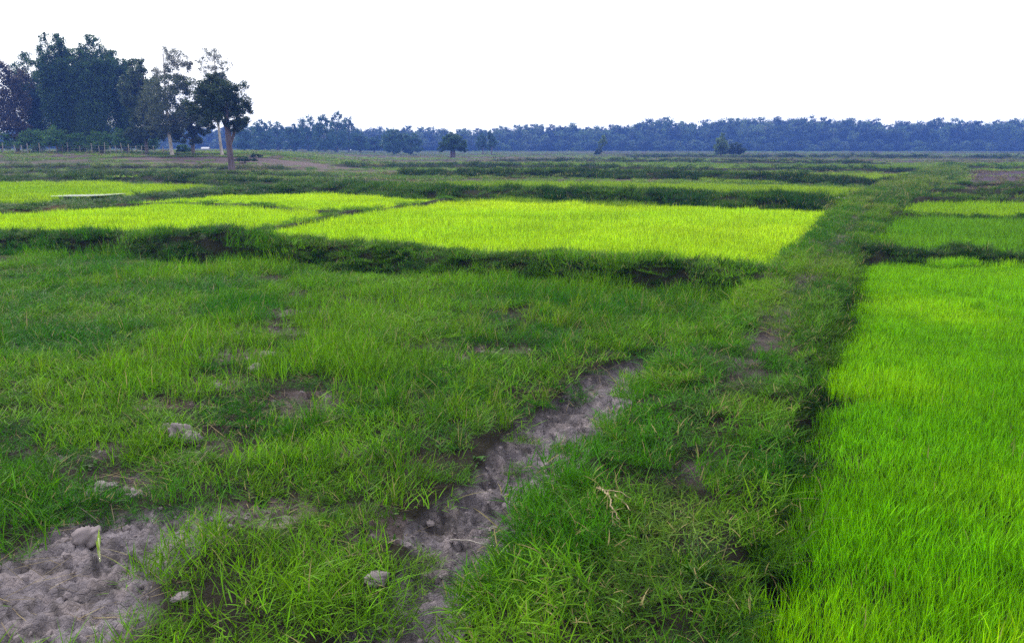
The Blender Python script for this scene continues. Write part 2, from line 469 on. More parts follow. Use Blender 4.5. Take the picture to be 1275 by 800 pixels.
# ------------------------------------------------------------------ blade patches
def blades(n, spread, L, W, lean, curl, segs=4, square=False, outward=0.0, seed=0, droop=None):
    g = np.random.default_rng(seed)
    if square:
        b = g.uniform(-spread, spread, (n, 2))
    else:
        a = g.uniform(0, 2 * np.pi, n); rad = spread * np.sqrt(g.uniform(0, 1, n))
        b = np.stack([np.cos(a) * rad, np.sin(a) * rad], 1)
    phi = g.uniform(0, 2 * np.pi, n)
    if outward > 0:
        oa = np.arctan2(b[:, 1], b[:, 0]); phi = oa + g.normal(0, (1 - outward) * 2.5 + .2, n)
    ln = g.uniform(*L, n); w = g.uniform(*W, n)
    a0 = np.radians(g.uniform(*lean, n)); k = np.radians(g.uniform(*curl, n))
    tw = g.uniform(-.6, .6, n)
    px = b[:, 0].copy(); py = b[:, 1].copy(); pz = np.full(n, -.015)
    V = []; TV = []
    wd = np.stack([-np.sin(phi + tw), np.cos(phi + tw)], 1)
    for s in range(segs + 1):
        t = s / segs
        wt = w * (1 - t ** 2.2) * (.75 + .5 * min(1, t * 2.5)) * .5
        if s < segs:
            V.append(np.stack([px - wd[:, 0] * wt, py - wd[:, 1] * wt, pz], 1)); V.append(np.stack([px + wd[:, 0] * wt, py + wd[:, 1] * wt, pz], 1))
            TV += [np.full(n, t)] * 2
        else:
            V.append(np.stack([px, py, pz], 1)); TV.append(np.ones(n))
        a = a0 + k * (t + .5 / segs)
        px = px + np.sin(a) * np.cos(phi) * ln / segs; py = py + np.sin(a) * np.sin(phi) * ln / segs; pz = pz + np.cos(a) * ln / segs
    V = np.concatenate(V); TV = np.concatenate(TV)
    idx = np.arange(n); Q = []
    for s in range(segs - 1):
        l0 = idx + (2 * s) * n; r0 = idx + (2 * s + 1) * n; l1 = idx + (2 * s + 2) * n; r1 = idx + (2 * s + 3) * n
        Q.append(np.stack([l0, r0, r1, l1], 1))
    s = segs - 1
    T = np.stack([idx + 2 * s * n, idx + (2 * s + 1) * n, idx + (2 * s + 2) * n], 1)
    bv = g.uniform(0, 1, n); bw = g.uniform(0, 1, n)
    m = 2 * segs + 1
    return V, np.concatenate(Q), T, np.tile(bv, m), np.tile(bw, m), TV

def merge(parts):
    V = []; Q = []; T = []; A = []; B = []; C = []; o = 0
    for v, q, t, a, b, c in parts:
        V.append(v); Q.append(q + o); T.append(t + o); A.append(a); B.append(b); C.append(c); o += len(v)
    return [np.concatenate(z) for z in (V, Q, T, A, B, C)]

def source(name, variants):
    col = bpy.data.collections.new(name)
    for i, parts in enumerate(variants):
        v, q, t, a, b, c = merge(parts)
        me = mesh_np(name, v, q, t, BLADE, True, {'bv': ('FLOAT', a), 'bw': ('FLOAT', b), 'tv': ('FLOAT', c)})
        o = bpy.data.objects.new('%s_%02d' % (name, i), me); col.objects.link(o)
    return col

S = {}
S['rice'] = source('rice_source', [[blades(820, .27, (.06, .125), (.0026, .0044), (0, 16), (3, 42), 4, True, seed=100 + i)] for i in range(6)])
S['rice_far'] = source('rice_far_source', [[blades(1000, .62, (.16, .27), (.006, .011), (0, 18), (5, 45), 3, True, seed=120 + i)] for i in range(5)])
S['weed'] = source('weed_source', [[blades(110, .2, (.07, .23), (.0025, .0045), (0, 27), (8, 62), 4, seed=140 + i),
                                    blades(60, .2, (.03, .09), (.003, .005), (20, 70), (10, 60), 3, seed=160 + i)] for i in range(7)])
S['tall'] = source('tall_source', [[blades(38, .07, (.18, .4), (.003, .0055), (0, 22), (10, 70), 5, seed=180 + i)] for i in range(6)])
S['lawn'] = source('lawn_source', [[blades(260, .2, (.035, .10), (.0028, .0045), (15, 72), (10, 60), 3, seed=200 + i),
                                    blades(30, .2, (.05, .16), (.003, .0055), (30, 80), (5, 50), 4, seed=220 + i)] for i in range(6)])
S['clump'] = source('clump_source', [[blades(130, .09, (.12, .32), (.004, .0075), (8, 55), (30, 95), 5, outward=.8, seed=240 + i)] for i in range(5)])
S['broad'] = source('broad_source', [[blades(30, .10, (.03, .085), (.010, .022), (30, 75), (0, 40), 3, seed=260 + i)] for i in range(4)])
S['rough'] = source('rough_source', [[blades(260, .5, (.12, .42), (.008, .014), (0, 40), (15, 80), 3, seed=280 + i)] for i in range(6)])
S['far'] = source('far_source', [[blades(170, 1.3, (.18, .5), (.03, .06), (0, 45), (10, 60), 2, seed=300 + i)] for i in range(5)])
S['straw'] = source('straw_source', [[blades(16, .2, (.08, .24), (.002, .004), (70, 92), (-10, 15), 3, seed=320 + i)] for i in range(4)])

def gn_group(name, col):
    g = bpy.data.node_groups.new(name, 'GeometryNodeTree')
    g.interface.new_socket('Geometry', in_out='INPUT', socket_type='NodeSocketGeometry')
    g.interface.new_socket('Geometry', in_out='OUTPUT', socket_type='NodeSocketGeometry')
    N = g.nodes; L = g.links
    gi = N.new('NodeGroupInput'); go = N.new('NodeGroupOutput')
    ci = N.new('GeometryNodeCollectionInfo'); ci.inputs['Collection'].default_value = col
    ci.inputs['Separate Children'].default_value = True; ci.inputs['Reset Children'].default_value = True
    ip = N.new('GeometryNodeInstanceOnPoints'); ip.inputs['Pick Instance'].default_value = True
    def na(nm, t):
        a = N.new('GeometryNodeInputNamedAttribute'); a.data_type = t; a.inputs['Name'].default_value = nm
        return [s for s in a.outputs if s.enabled and s.name == 'Attribute'][0]
    L.new(gi.outputs[0], ip.inputs['Points']); L.new(ci.outputs[0], ip.inputs['Instance'])
    L.new(na('idx', 'INT'), ip.inputs['Instance Index'])
    e = N.new('FunctionNodeEulerToRotation'); L.new(na('rot', 'FLOAT_VECTOR'), e.inputs[0]); L.new(e.outputs[0], ip.inputs['Rotation'])
    L.new(na('scl', 'FLOAT_VECTOR'), ip.inputs['Scale'])
    L.new(ip.outputs[0], go.inputs[0])
    return g
GN = {k: gn_group('scatter_' + k, c) for k, c in S.items()}
NV = {k: len(c.objects) for k, c in S.items()}

def scatter(name, src, xy, col, scale=(.8, 1.2), zscale=(.85, 1.15), tilt=.12, dry=.97, label=None, cat=None, group=None, zoff=0.0, zmul=None, base=None):
    """one stuff object: a cloud of points, each carrying a patch of blades"""
    n = len(xy)
    z = height(xy[:, 0], xy[:, 1]) + zoff
    s = rng.uniform(*scale, n); zs = s * rng.uniform(*zscale, n)
    if zmul is not None: zs = zs * zmul
    rot = np.stack([rng.normal(0, tilt, n), rng.normal(0, tilt, n), rng.uniform(0, 2 * np.pi, n)], 1)
    col = np.asarray(col, float)
    if col.ndim == 1: col = np.tile(col, (n, 1))
    col = np.clip(.62 * col * rng.uniform(.84, 1.16, (n, 1)), 0, 1)
    dry = np.full(n, dry) if np.isscalar(dry) else dry
    me = mesh_np(name, np.stack([xy[:, 0], xy[:, 1], z], 1), None, None, None, False, {
        'idx': ('INT', rng.integers(0, NV[src], n)), 'rot': ('FLOAT_VECTOR', rot),
        'scl': ('FLOAT_VECTOR', np.stack([s, s, zs], 1)), 'col': ('FLOAT_COLOR', np.concatenate([col, np.ones((n, 1))], 1)), 'dry': ('FLOAT', dry)})
    me.materials.append(BLADE)
    o = add(name, me, label=label, cat=cat, group=group, kind='stuff')
    md = o.modifiers.new('scatter', 'NODES'); md.node_group = GN[src]
    return o

def sample(x0, x1, y0, y1, dens, margin=4.0):
    n = int((x1 - x0) * (y1 - y0) * dens)
    x = rng.uniform(x0, x1, n); y = rng.uniform(y0, y1, n)
    m = (np.abs(x) < (np.maximum(y, 0) * .62 + margin)) & (y > 1.3)
    return x[m], y[m]

def jitter_grid(x0, x1, y0, y1, step, margin=4.0):
    X, Y = np.meshgrid(np.arange(x0, x1, step), np.arange(y0, y1, step))
    x = (X + rng.uniform(-.5, .5, X.shape) * step).ravel(); y = (Y + rng.uniform(-.5, .5, X.shape) * step).ravel()
    m = (np.abs(x) < (np.maximum(y, 0) * .62 + margin)) & (y > 1.3)
    return x[m], y[m]

def lerp(a, b, t): return np.asarray(a)[None, :] * (1 - t[:, None]) + np.asarray(b)[None, :] * t[:, None]

# ---- colours of the living leaves
RICE_N = ((.15, .50, .001), (.36, .76, .003))
RICE_M = ((.40, .76, .012), (.52, .84, .016))
WEED = ((.030, .185, .002), (.135, .365, .005))
PATHG = ((.05, .22, .004), (.145, .36, .008))
BUNDG = ((.024, .10, .010), (.065, .18, .014))

# near rice, right of the path
x, y = jitter_grid(0, 16, 1.3, 15, .235, 3)
m = r1_mask(x, y); x, y = x[m], y[m]
t = fbm(x * .55, y * .55, 301, 4); t = sstep(.32, .66, t)
edge = sstep(.0, .6, x - xr(y))
keep = (vnoise(x * 2.2, y * 2.2, 303) < .55 + .6 * edge) & (fbm(x * 1.7, y * 1.7, 305, 3) > .27)
x, y, t, edge = x[keep], y[keep], t[keep], edge[keep]
t = np.clip(t * (.35 + .65 * edge) + .35 * sstep(5, 13, y), 0, 1)
scatter('rice_seedlings', 'rice', np.stack([x, y], 1), lerp(*RICE_N, t), (.85, 1.2), (.75, 1.2), .06, .995, 'bright green rice seedlings in the large paddy right of the path', 'rice', zmul=.8 + .45 * fbm(x * .9, y * .9, 307, 3))

def rice_poly(key, step, cols, label, src='rice_far', seed=0, sc_=(.85, 1.15), zs=(.8, 1.1), wave=.12, gaps=None):
    P = POLY[key]
    x, y = jitter_grid(P[:, 0].min(), P[:, 0].max(), P[:, 1].min(), P[:, 1].max(), step)
    m = inpoly(x, y, P) & (dist_bunds(x, y) > .98) & (np.abs(path_u(x, y)) > .98) & ~((y < PEND) & (x > xl(y)) & (x < xr(y)))
    x, y = x[m], y[m]
    if key == 'main':
        b = BUNDS['near']['p']; k = y > np.interp(x, b[:, 0], b[:, 1]); x, y = x[k], y[k]
    if gaps:
        for gp in gaps:
            d, _ = seg_dist(x, y, gp)
            k = d > .27
            x, y = x[k], y[k]
    t = sstep(.3, .7, fbm(x * wave, y * wave * 2.2, 400 + seed, 4))
    return scatter('rice_seedlings', src, np.stack([x, y], 1), lerp(*cols, t), sc_, zs, .04, .999, label, 'rice')
rice_poly('main', .5, RICE_M, 'large bright yellow-green rice paddy behind the near grassy bund', seed=1, gaps=GAPS, sc_=(.75, 1.05))
rice_poly('left', .75, ((.28, .56, .012), (.36, .62, .016)), 'bright rice paddy below the bamboo, beside the white strip of water', seed=2)
rice_poly('beyond', .85, ((.22, .42, .02), (.28, .50, .025)), 'dull green rice paddy just behind the second dark bund', seed=3)
rice_poly('narrow', 1.0, ((.23, .42, .025), (.28, .48, .03)), 'narrow yellow-green paddy strip beyond the third bund', seed=4)
rice_poly('patch', 1.1, ((.13, .27, .02), (.16, .30, .02)), 'small far green paddy patch near the round tree', seed=5)
rice_poly('strip', 1.1, ((.13, .27, .02), (.17, .32, .02)), 'thin far green paddy strip before the blue wood', seed=6)
rice_poly('right_mid', .5, ((.10, .33, .006), (.15, .40, .008)), 'mid green rice paddy behind the dark bund right of path', seed=7, wave=.3)
rice_poly('right_far', .6, ((.22, .48, .008), (.28, .54, .012)), 'bright small rice paddy beside the purple ploughed plot', seed=8)

# weedy fallow field, left front
def left_field(x, y):
    b = BUNDS['near']['p']; yb = np.interp(x, b[:, 0], b[:, 1])
    return (x < np.interp(y, fL[:, 1], fL[:, 0]) + .1) & (y < yb) & (y > 1.3)
x, y = sample(-16, 5, 1.3, 15, 34, 3)
m = left_field(x, y) | ((x < xl(y)) & (y > FEND) & (y < 11))
x, y = x[m], y[m]
mu = mud_mask(x, y)
thick = fbm(x * .5, y * .5, 501, 4)
pn = fbm(x * 1.4, y * 1.4, 503, 4)
fun = np.abs(furrow_u(x, y)); mu = np.maximum(mu, np.where((fun < 1.45) & ((vnoise(x * 2.3, y * 2.3, 95) < .72) | (y < 3.9)), 1, 0))
k = (rng.uniform(0, 1, len(x)) > mu * 1.2) & (rng.uniform(0, 1, len(x)) < .16 + 1.15 * sstep(.34, .60, pn))
x, y, thick, pn = x[k], y[k], thick[k], pn[k]
tt = sstep(.3, .68, fbm(x * .8, y * .8, 505, 4))
c = lerp(*WEED, tt)
lowmask = sstep(.36, .6, thick)
# towards the camera's left the weeds are lower
low = 1 - .45 * (1 - sstep(5, 6.5, y)) * (1 - sstep(-1.6, -.6, x))
scatter('weedy_grass', 'weed', np.stack([x, y], 1), c, (.8, 1.3), (.7, 1.15),   .15, .982, 'patchy weedy grass over the fallow field in front', 'grass', zmul=(.46 + .55 * lowmask) * low)
x, y = sample(-14, 5, 1.3, 12, 30, 3)
m = left_field(x, y); x, y = x[m], y[m]
k = (rng.uniform(0, 1, len(x)) > mud_mask(x, y) * .95) & (fbm(x * 3, y * 3, 521, 3) > .36); x, y = x[k], y[k]
scatter('short_grass', 'lawn', np.stack([x, y], 1), lerp((.032, .17, .003), (.12, .30, .007), sstep(.35, .65, fbm(x * 1.1, y * 1.1, 523, 3))), (.55, 1.0), (.7, 1.1), .25, .96, 'short creeping grass filling the gaps of the fallow field', 'grass')
# taller tufts, mostly in the middle of the field
x, y = sample(-16, 5, 1.5, 14, 15, 3)
m = left_field(x, y); x, y = x[m], y[m]
k = (mud_mask(x, y) < .25) & (rng.uniform(0, 1, len(x)) < sstep(.42, .62, fbm(x * .6, y * .6, 507, 3)) * (.25 + .75 * sstep(-1.7, -.4, x + .25 * (y - 4))))
x, y = x[k], y[k]
tt = sstep(.3, .7, fbm(x * .9, y * .9, 509, 3))
scatter('tall_grass', 'tall', np.stack([x, y], 1), lerp((.05, .20, .004), (.17, .35, .007), tt), (.5, .88), (.75, 1.05), .14, .95, 'taller upright grass tufts standing over the fallow field', 'grass')
# low broad weeds and straw
x, y = sample(-9, 2, 1.5, 9, 14, 2)
m = left_field(x, y) & (mud_mask(x, y) < .5) & (y > 3.1); x, y = x[m], y[m]
scatter('broadleaf_weeds', 'broad', np.stack([x, y], 1), lerp((.03, .12, .012), (.08, .19, .02), rng.uniform(0, 1, len(x))), (.45, .9), (.8, 1.1), .2, .97, 'low broad-leaved weeds creeping between the grass tufts', 'weeds')
x, y = sample(-9, 4, 1.5, 12, 4.5, 2)
m = (left_field(x, y) | (np.abs(path_u(x, y)) < .8)); x, y = x[m], y[m]
scatter('straw', 'straw', np.stack([x, y], 1), (.17, .135, .075), (.6, 1.2), (.9, 1.1), .1, .7, 'dry fallen straw lying about the field and path', 'straw', zoff=.03)

# path lawn
x, y = sample(-2, 14, 1.3, 30, 70, 2)
u = path_u(x, y); w = wear_mask(x, y)
m = (np.abs(u) < 1.08) & ((u > -.92) | (y > 9)) & (mud_mask(x, y) < .4)
for tp in (G(756, 640), G(762, 660), G(775, 645)): m &= np.hypot(x - tp[0], y - tp[1]) > .085
m &= ~((np.abs(u - .12) < .3) & (rng.uniform(0, 1, len(x)) < .4))
m = m; x, y, u, w = x[m], y[m], u[m], w[m]
k = rng.uniform(0, 1, len(x)) > w * .9
x, y, u, w = x[k], y[k], u[k], w[k]
tt = sstep(.34, .66, fbm(x * 1.2, y * 1.2, 511, 4))
c = lerp(*PATHG, tt)
worn = 1 - sstep(.1, .55, np.abs(u - .12))
c = c * (1 - worn[:, None]) + worn[:, None] * lerp((.05, .14, .018), (.13, .25, .025), tt)
c = c * (1 - .12 * sstep(6, 12, y))[:, None]
slope_shade = sstep(.55, .9, u)
c = c * (1 - .6 * slope_shade[:, None])  # shade of the right slope, put into the grass colour
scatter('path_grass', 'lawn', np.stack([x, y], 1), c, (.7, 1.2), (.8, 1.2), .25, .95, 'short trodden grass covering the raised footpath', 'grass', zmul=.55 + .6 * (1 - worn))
# clumps on the shoulders of the path
x, y = sample(-2, 14, 1.5, 30, 16, 2)
u = path_u(x, y); m = (((u > -.84) & (u < -.36) & ((y > 3.6) | (u > -.66))) | ((u > .5) & (u < 1.1))) & (mud_mask(x, y) < .6); x, y, u = x[m], y[m], u[m]
k = rng.uniform(0, 1, len(x)) < np.where(u < 0, .6, .4) * (.35 + sstep(.35, .6, fbm(x * 1.3, y * 1.3, 513, 3)))
x, y, u = x[k], y[k], u[k]
tt = sstep(.3, .7, fbm(x, y, 515, 3)) * np.where(u > 0, .35, 1)  # right shoulder tinted towards the dark colour, as painted shade
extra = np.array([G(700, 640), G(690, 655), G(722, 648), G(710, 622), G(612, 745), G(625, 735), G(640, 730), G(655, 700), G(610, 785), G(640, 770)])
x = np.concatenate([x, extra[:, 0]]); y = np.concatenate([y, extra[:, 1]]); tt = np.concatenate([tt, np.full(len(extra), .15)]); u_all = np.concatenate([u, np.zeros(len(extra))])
scatter('path_edge_grass', 'clump', np.stack([x, y], 1), lerp((.03, .165, .004), (.15, .33, .008), tt) * np.where(u_all > .4, .5, 1)[:, None], (.4, .72), (.7, 1.0), .2, .96, 'lush arching grass clumps along both shoulders of the path', 'grass')  # clumps on the right slope darkened in colour to paint its shade

# far stretch of the path: rougher
x, y = sample(4, 46, 20, 72, 7, 6)
u = path_u(x, y); m = np.abs(u) < 1.15; x, y = x[m], y[m]
scatter('path_grass', 'rough', np.stack([x, y], 1), lerp((.05, .15, .015), (.13, .25, .025), sstep(.35, .65, fbm(x * .4, y * .4, 517, 3))), (.5, .9), (.4, .7), .15, .9, 'rough grass on the far narrow end of the footpath', 'grass')

# bund vegetation
def bund_veg(name, dens, label, src, cols, sc_=(.6, 1.1), zs=(.7, 1.2), seed=0, bare=.0, umax=1.05, zoff=0, zx=None):
    b = BUNDS[name]; p = b['p']
    seg = np.hypot(*np.diff(p, axis=0).T); tot = seg.sum()
    n = int(tot * b['hw'] * 2 * dens)
    s = rng.uniform(0, tot, n); cum = np.concatenate([[0], np.cumsum(seg)])
    i = np.clip(np.searchsorted(cum, s) - 1, 0, len(seg) - 1); f = (s - cum[i]) / seg[i]
    q = p[i] * (1 - f[:, None]) + p[i + 1] * f[:, None]
    dr = (p[i + 1] - p[i]) / seg[i][:, None]; nn = np.stack([-dr[:, 1], dr[:, 0]], 1)
    q = q + nn * rng.uniform(-1, 1, (n, 1)) * b['hw'] * umax
    m = np.abs(q[:, 0]) < q[:, 1] * .62 + 4
    if bare: m &= fbm(q[:, 0] * .9, q[:, 1] * .9, 700 + seed, 3) > bare
    q = q[m]
    tt = sstep(.35, .65, fbm(q[:, 0] * .7, q[:, 1] * .7, 600 + seed, 3))
    return scatter('bund_grass', src, q, lerp(*cols, tt), sc_, zs, .2, .97, label, 'grass', zoff=zoff, zmul=None if zx is None else np.interp(q[:, 0], *zx))
bund_veg('near', 36, 'short dark grass coating the near bund', 'clump', ((.020, .095, .006), (.07, .21, .010)), (.45, .75), (.6, 1.05), 1, .2)
bund_veg('near', 30, 'low leafy growth in the turf of the near bund', 'lawn', ((.022, .095, .010), (.07, .18, .02)), (.8, 1.2), (.8, 1.2), 2, .2)
bund_veg('divider_a', 10, 'thin darker grass line dividing the bright paddy, upper one', 'rough', ((.08, .25, .008), (.14, .34, .012)), (.28, .42), (.6, .9), 21)
bund_veg('divider_b', 10, 'thin darker grass line slanting across the bright paddy', 'rough', ((.08, .25, .008), (.14, .34, .012)), (.28, .42), (.6, .9), 22)
bund_veg('middle', 20, 'dark rank grass on the second bund behind the bright paddy', 'rough', BUNDG, (.5, .75), (.6, .95), 3, .12, zx=([-12, -8, -5], [.35, .6, 1]))
bund_veg('right_near', 50, 'dark grass on the nearest bund right of the path', 'clump', ((.012, .05, .008), (.03, .09, .012)), (.4, .8), (.6, 1.0), 4)
bund_veg('right_near', 45, 'short leafy turf on the nearest bund right of the path', 'lawn', ((.022, .095, .010), (.07, .18, .02)), (.8, 1.2), (.8, 1.3), 24)
bund_veg('right_mid', 24, 'thin dark grass on the second bund right of the path', 'rough', BUNDG, (.3, .5), (.4, .7), 5)
bund_veg('right_far', 10, 'dark grass on the third bund right of the path', 'rough', BUNDG, (.4, .6), (.5, .8), 6)
bund_veg('third', 9, 'dark grass on the third bund across the plain', 'rough', ((.02, .07, .015), (.05, .13, .02)), (.6, 1.0), (.6, .9), 7)
bund_veg('left_far', 5, 'dark grass bank behind the far bright paddy', 'rough', ((.025, .08, .015), (.06, .15, .02)), (.6, 1.0), (.6, .9), 8)
bund_veg('fourth', 2.2, 'dark grass on the fourth bund across the plain', 'far', ((.02, .06, .02), (.05, .11, .025)), (.35, .6), (.6, 1.0), 9)
bund_veg('fifth', 1.5, 'dark grass on the fifth bund across the plain', 'far', ((.02, .055, .02), (.04, .09, .025)), (.4, .7), (.6, .9), 10)
bund_veg('sixth', 1.0, 'dark grass on the farthest bund across the plain', 'far', ((.018, .05, .02), (.035, .08, .025)), (.5, .9), (.5, .9), 11)
bund_veg('plot_a', 7, 'dark grass line in front of the purple ploughed plot', 'rough', BUNDG, (.4, .7), (.5, .8), 12)
bund_veg('plot_b', 6, 'dark grass line across the purple ploughed plot', 'rough', BUNDG, (.4, .7), (.4, .6), 13, .4)
bund_veg('plot_c', 2.5, 'dark grass line behind the purple ploughed plot', 'far', BUNDG, (.35, .6), (.6, .9), 14)
bund_veg('left_a', 4, 'green grass line between the brown strips by the lone dark tree', 'rough', ((.05, .13, .02), (.10, .19, .025)), (.5, .9), (.4, .7), 15)
bund_veg('left_b', 3, 'green grass line between brown strips below the fence', 'rough', ((.05, .12, .02), (.10, .17, .03)), (.7, 1.1), (.4, .7), 16)

# open plain beyond
x, y = sample(-260, 260, 30, 330, .42, 10)
keep = np.ones(len(x), bool)
for k_, P in POLY.items(): keep &= ~inpoly(x, y, P)
P = GP([(1190, 243), (1205, 212), (1500, 216), (1500, 252)])
inp = inpoly(x, y, P)
sn = fbm(x * .035, y * .11, 21, 3); sn2 = fbm(x * .05 + 9, y * .16, 23, 3)
brown = sstep(.50, .62, sn2)
keep &= (y > 32) & (rng.uniform(0, 1, len(x)) < np.clip(1 - brown * .5 - inp * .8, 0, 1)) & (np.abs(path_u(x, y)) > 1)
keep &= rng.uniform(0, 1, len(x)) < np.interp(y, [30, 120, 330], [1, .7, .35])
keep &= ~(brown_at(x, y) & (rng.uniform(0, 1, len(x)) < .95))
x, y = x[keep], y[keep]; g1 = sstep(.3, .62, fbm(x * .03, y * .1, 811, 3)); br = sstep(.50, .62, fbm(x * .05 + 9, y * .16, 23, 3))
c = lerp((.09, .17, .03), (.17, .36, .03), g1)
c = c * (1 - br[:, None]) + np.array([.11, .095, .055]) * br[:, None]
scatter('plain_grass', 'far', np.stack([x, y], 1), c, (.4, .8), (.3, .6), .1, .85, 'thin rough grass over the fallow plain beyond the paddies', 'grass', zoff=-.03)
x, y = sample(-62, 62, 26, 92, 2.0, 8)
keep = np.ones(len(x), bool)
for k_, P in POLY.items(): keep &= ~inpoly(x, y, P)
keep &= (np.abs(path_u(x, y)) > 1) & (dist_bunds(x, y) > .9) & ~inpoly(x, y, GP([(1190, 243), (1205, 212), (1500, 216), (1500, 252)]))
keep &= rng.uniform(0, 1, len(x)) < 1 - .5 * sstep(.5, .62, fbm(x * .05 + 9, y * .16, 23, 3))
keep &= y > np.interp(x, *(BUNDS['middle']['p'].T))
keep &= ~(brown_at(x, y) & (rng.uniform(0, 1, len(x)) < .96))
x, y = x[keep], y[keep]
scatter('plain_grass', 'rough', np.stack([x, y], 1), lerp((.08, .22, .02), (.18, .36, .025), sstep(.35, .65, fbm(x * .15, y * .3, 813, 3))), (.6, 1.0), (.35, .65), .1, .9, 'rough green grass between the far paddies', 'grass')

P = GP([(1190, 243), (1205, 212), (1500, 216), (1500, 252)])
x, y = sample(P[:, 0].min(), P[:, 0].max(), P[:, 1].min(), P[:, 1].max(), 1.6, 8)
k = inpoly(x, y, P) & (fbm(x * .5, y * .9, 831, 3) > .42); x, y = x[k], y[k]
scatter('stubble', 'rough', np.stack([x, y], 1), lerp((.10, .075, .09), (.10, .13, .05), sstep(.4, .65, fbm(x * .3, y * .6, 833, 3))), (.4, .7), (.3, .6), .2, .8, 'dull purple-brown stubble on the ploughed plot at far right', 'stubble')

# ------------------------------------------------------------------ water strip
WATER, nt, out = newmat('still_water')
p = nt.nodes.new('ShaderNodeBsdfPrincipled'); p.inputs['Base Color'].default_value = (.55, .56, .56, 1); p.inputs['Roughness'].default_value = .12
p.inputs['Specular IOR Level'].default_value = 1.0
nz = nt.nodes.new('ShaderNodeTexNoise'); nz.inputs['Scale'].default_value = 8
bp = nt.nodes.new('ShaderNodeBump'); bp.inputs['Strength'].default_value = .05
link(nt, nz.outputs['Fac'], bp.inputs['Height']); link(nt, bp.outputs[0], p.inputs['Normal'])
link(nt, p.outputs[0], out.inputs['Surface'])
wp = GP([(62, 244.6), (75, 244.6), (110, 244.2), (135, 243), (158, 240.9), (150, 240.5), (128, 241.6), (104, 242.1), (88, 242.2), (75, 242.9), (64, 243.7)], .16)
me = bpy.data.meshes.new('water'); me.from_pydata([(a, b, .16) for a, b in wp], [], [list(range(len(wp)))]); me.materials.append(WATER)
add('water', me, kind='structure')

# ------------------------------------------------------------------ trees
def tube(path, radii, sides=8, rough=.0, seed=0):
    g = np.random.default_rng(seed)
    path = np.asarray(path, float); n = len(path)
    V = []
    for i in range(n):
        d = path[min(i + 1, n - 1)] - path[max(i - 1, 0)]; d /= np.linalg.norm(d) + 1e-9
        a = np.cross(d, (0.0, 1.0, .1)); a /= np.linalg.norm(a) + 1e-9; b = np.cross(d, a)
        for k in range(sides):
            q = 2 * np.pi * k / sides
            r = radii[i] * (1 + rough * g.uniform(-1, 1))
            V.append(path[i] + (a * math.cos(q) + b * math.sin(q)) * r)
    Q = []
    for i in range(n - 1):
        for k in range(sides):
            k2 = (k + 1) % sides
            Q.append((i * sides + k, i * sides + k2, (i + 1) * sides + k2, (i + 1) * sides + k))
    V.append(path[-1]); T = [((n - 1) * sides + k, (n - 1) * sides + (k + 1) % sides, n * sides) for k in range(sides)]
    return np.array(V), np.array(Q), np.array(T)

def join(parts):
    V = []; Q = []; T = []; o = 0
    for v, q, t in parts:
        V.append(v); Q.append(q + o); T.append(t + o); o += len(v)
    return np.concatenate(V), np.concatenate(Q), np.concatenate(T)

def leaves_at(P, size, g, droop=.3, aspect=.45):
    """one pointed leaf face per point"""
    n = len(P)
    ph = g.uniform(0, 2 * np.pi, n); el = g.normal(-droop, .5, n)
    d = np.stack([np.cos(ph) * np.cos(el), np.sin(ph) * np.cos(el), np.sin(el)], 1)
    r = g.normal(size=(n, 3)); w = np.cross(d, r); w /= np.linalg.norm(w, axis=1)[:, None] + 1e-9
    s = size * g.uniform(.6, 1.4, n)[:, None]
    V = np.stack([P - d * s * .5, P + w * s * aspect * .5 + d * s * .05, P + d * s * .5, P - w * s * aspect * .5 + d * s * .05], 1).reshape(-1, 3)
    Q = np.arange(n * 4).reshape(n, 4)
    bv = np.repeat(g.uniform(0, 1, n), 4); bw = np.repeat(g.uniform(0, 1, n), 4)
    return V, Q, bv, bw

def cloud(ell, n, g, hollow=.55, sub=14, subr=.33):
    """points in sub-clumps spread through ellipsoids: an uneven crown with gaps"""
    vol = np.array([e[3] * e[4] * e[5] for e in ell]) ** .7; vol = vol / vol.sum()
    out = []
    for e, f in zip(ell, vol):
        c = np.array(e[:3]); r = np.array(e[3:6])
        k = max(4, int(sub * (0.6 + 2 * f)))
        d = g.normal(size=(k, 3)); d /= np.linalg.norm(d, axis=1)[:, None]
        cc = d * (hollow + (1 - hollow) * g.uniform(0, 1, (k, 1)))
        m = int(n * f)
        i = g.integers(0, k, m)
        q = g.normal(size=(m, 3)); q /= np.linalg.norm(q, axis=1)[:, None]
        q *= (g.uniform(0, 1, (m, 1)) ** .45) * subr * g.uniform(.6, 1.3, (k, 1))[i]
        out.append(c + (cc[i] + q) * r)
    return np.concatenate(out)

def crown_mesh(name, ell, n, size, mat, seed, droop=.3, aspect=.45, **kw):
    g = np.random.default_rng(seed)
    P = cloud(ell, n, g, **kw)
    V, Q, bv, bw = leaves_at(P, size, g, droop, aspect)
    return mesh_np(name, V, Q, None, mat, False, {'bv': ('FLOAT', bv), 'bw': ('FLOAT', bw)})

def limbs(base_path, radii, tips, seed, sides=8, r0=.5, rough=.06):
    """trunk tube plus limbs that leave it and end inside the crown"""
    g = np.random.default_rng(seed)
    bp_ = np.asarray(base_path, float)
    parts = [tube(bp_, radii, sides, rough, seed)]
    for t in tips:
        i = g.integers(len(bp_) // 2, len(bp_)); s = bp_[i]; e = np.array(t, float)
        mid = s * .5 + e * .5 + np.array([g.normal(0, .1), g.normal(0, .1), .12]) * np.linalg.norm(e - s)
        ts = np.linspace(0, 1, 6)[:, None]
        pth = (1 - ts) ** 2 * s + 2 * ts * (1 - ts) * mid + ts ** 2 * e
        rad = np.linspace(radii[i] * r0, radii[i] * .08, 6)
        parts.append(tube(pth, rad, 6, rough, seed + i))
    return join(parts)

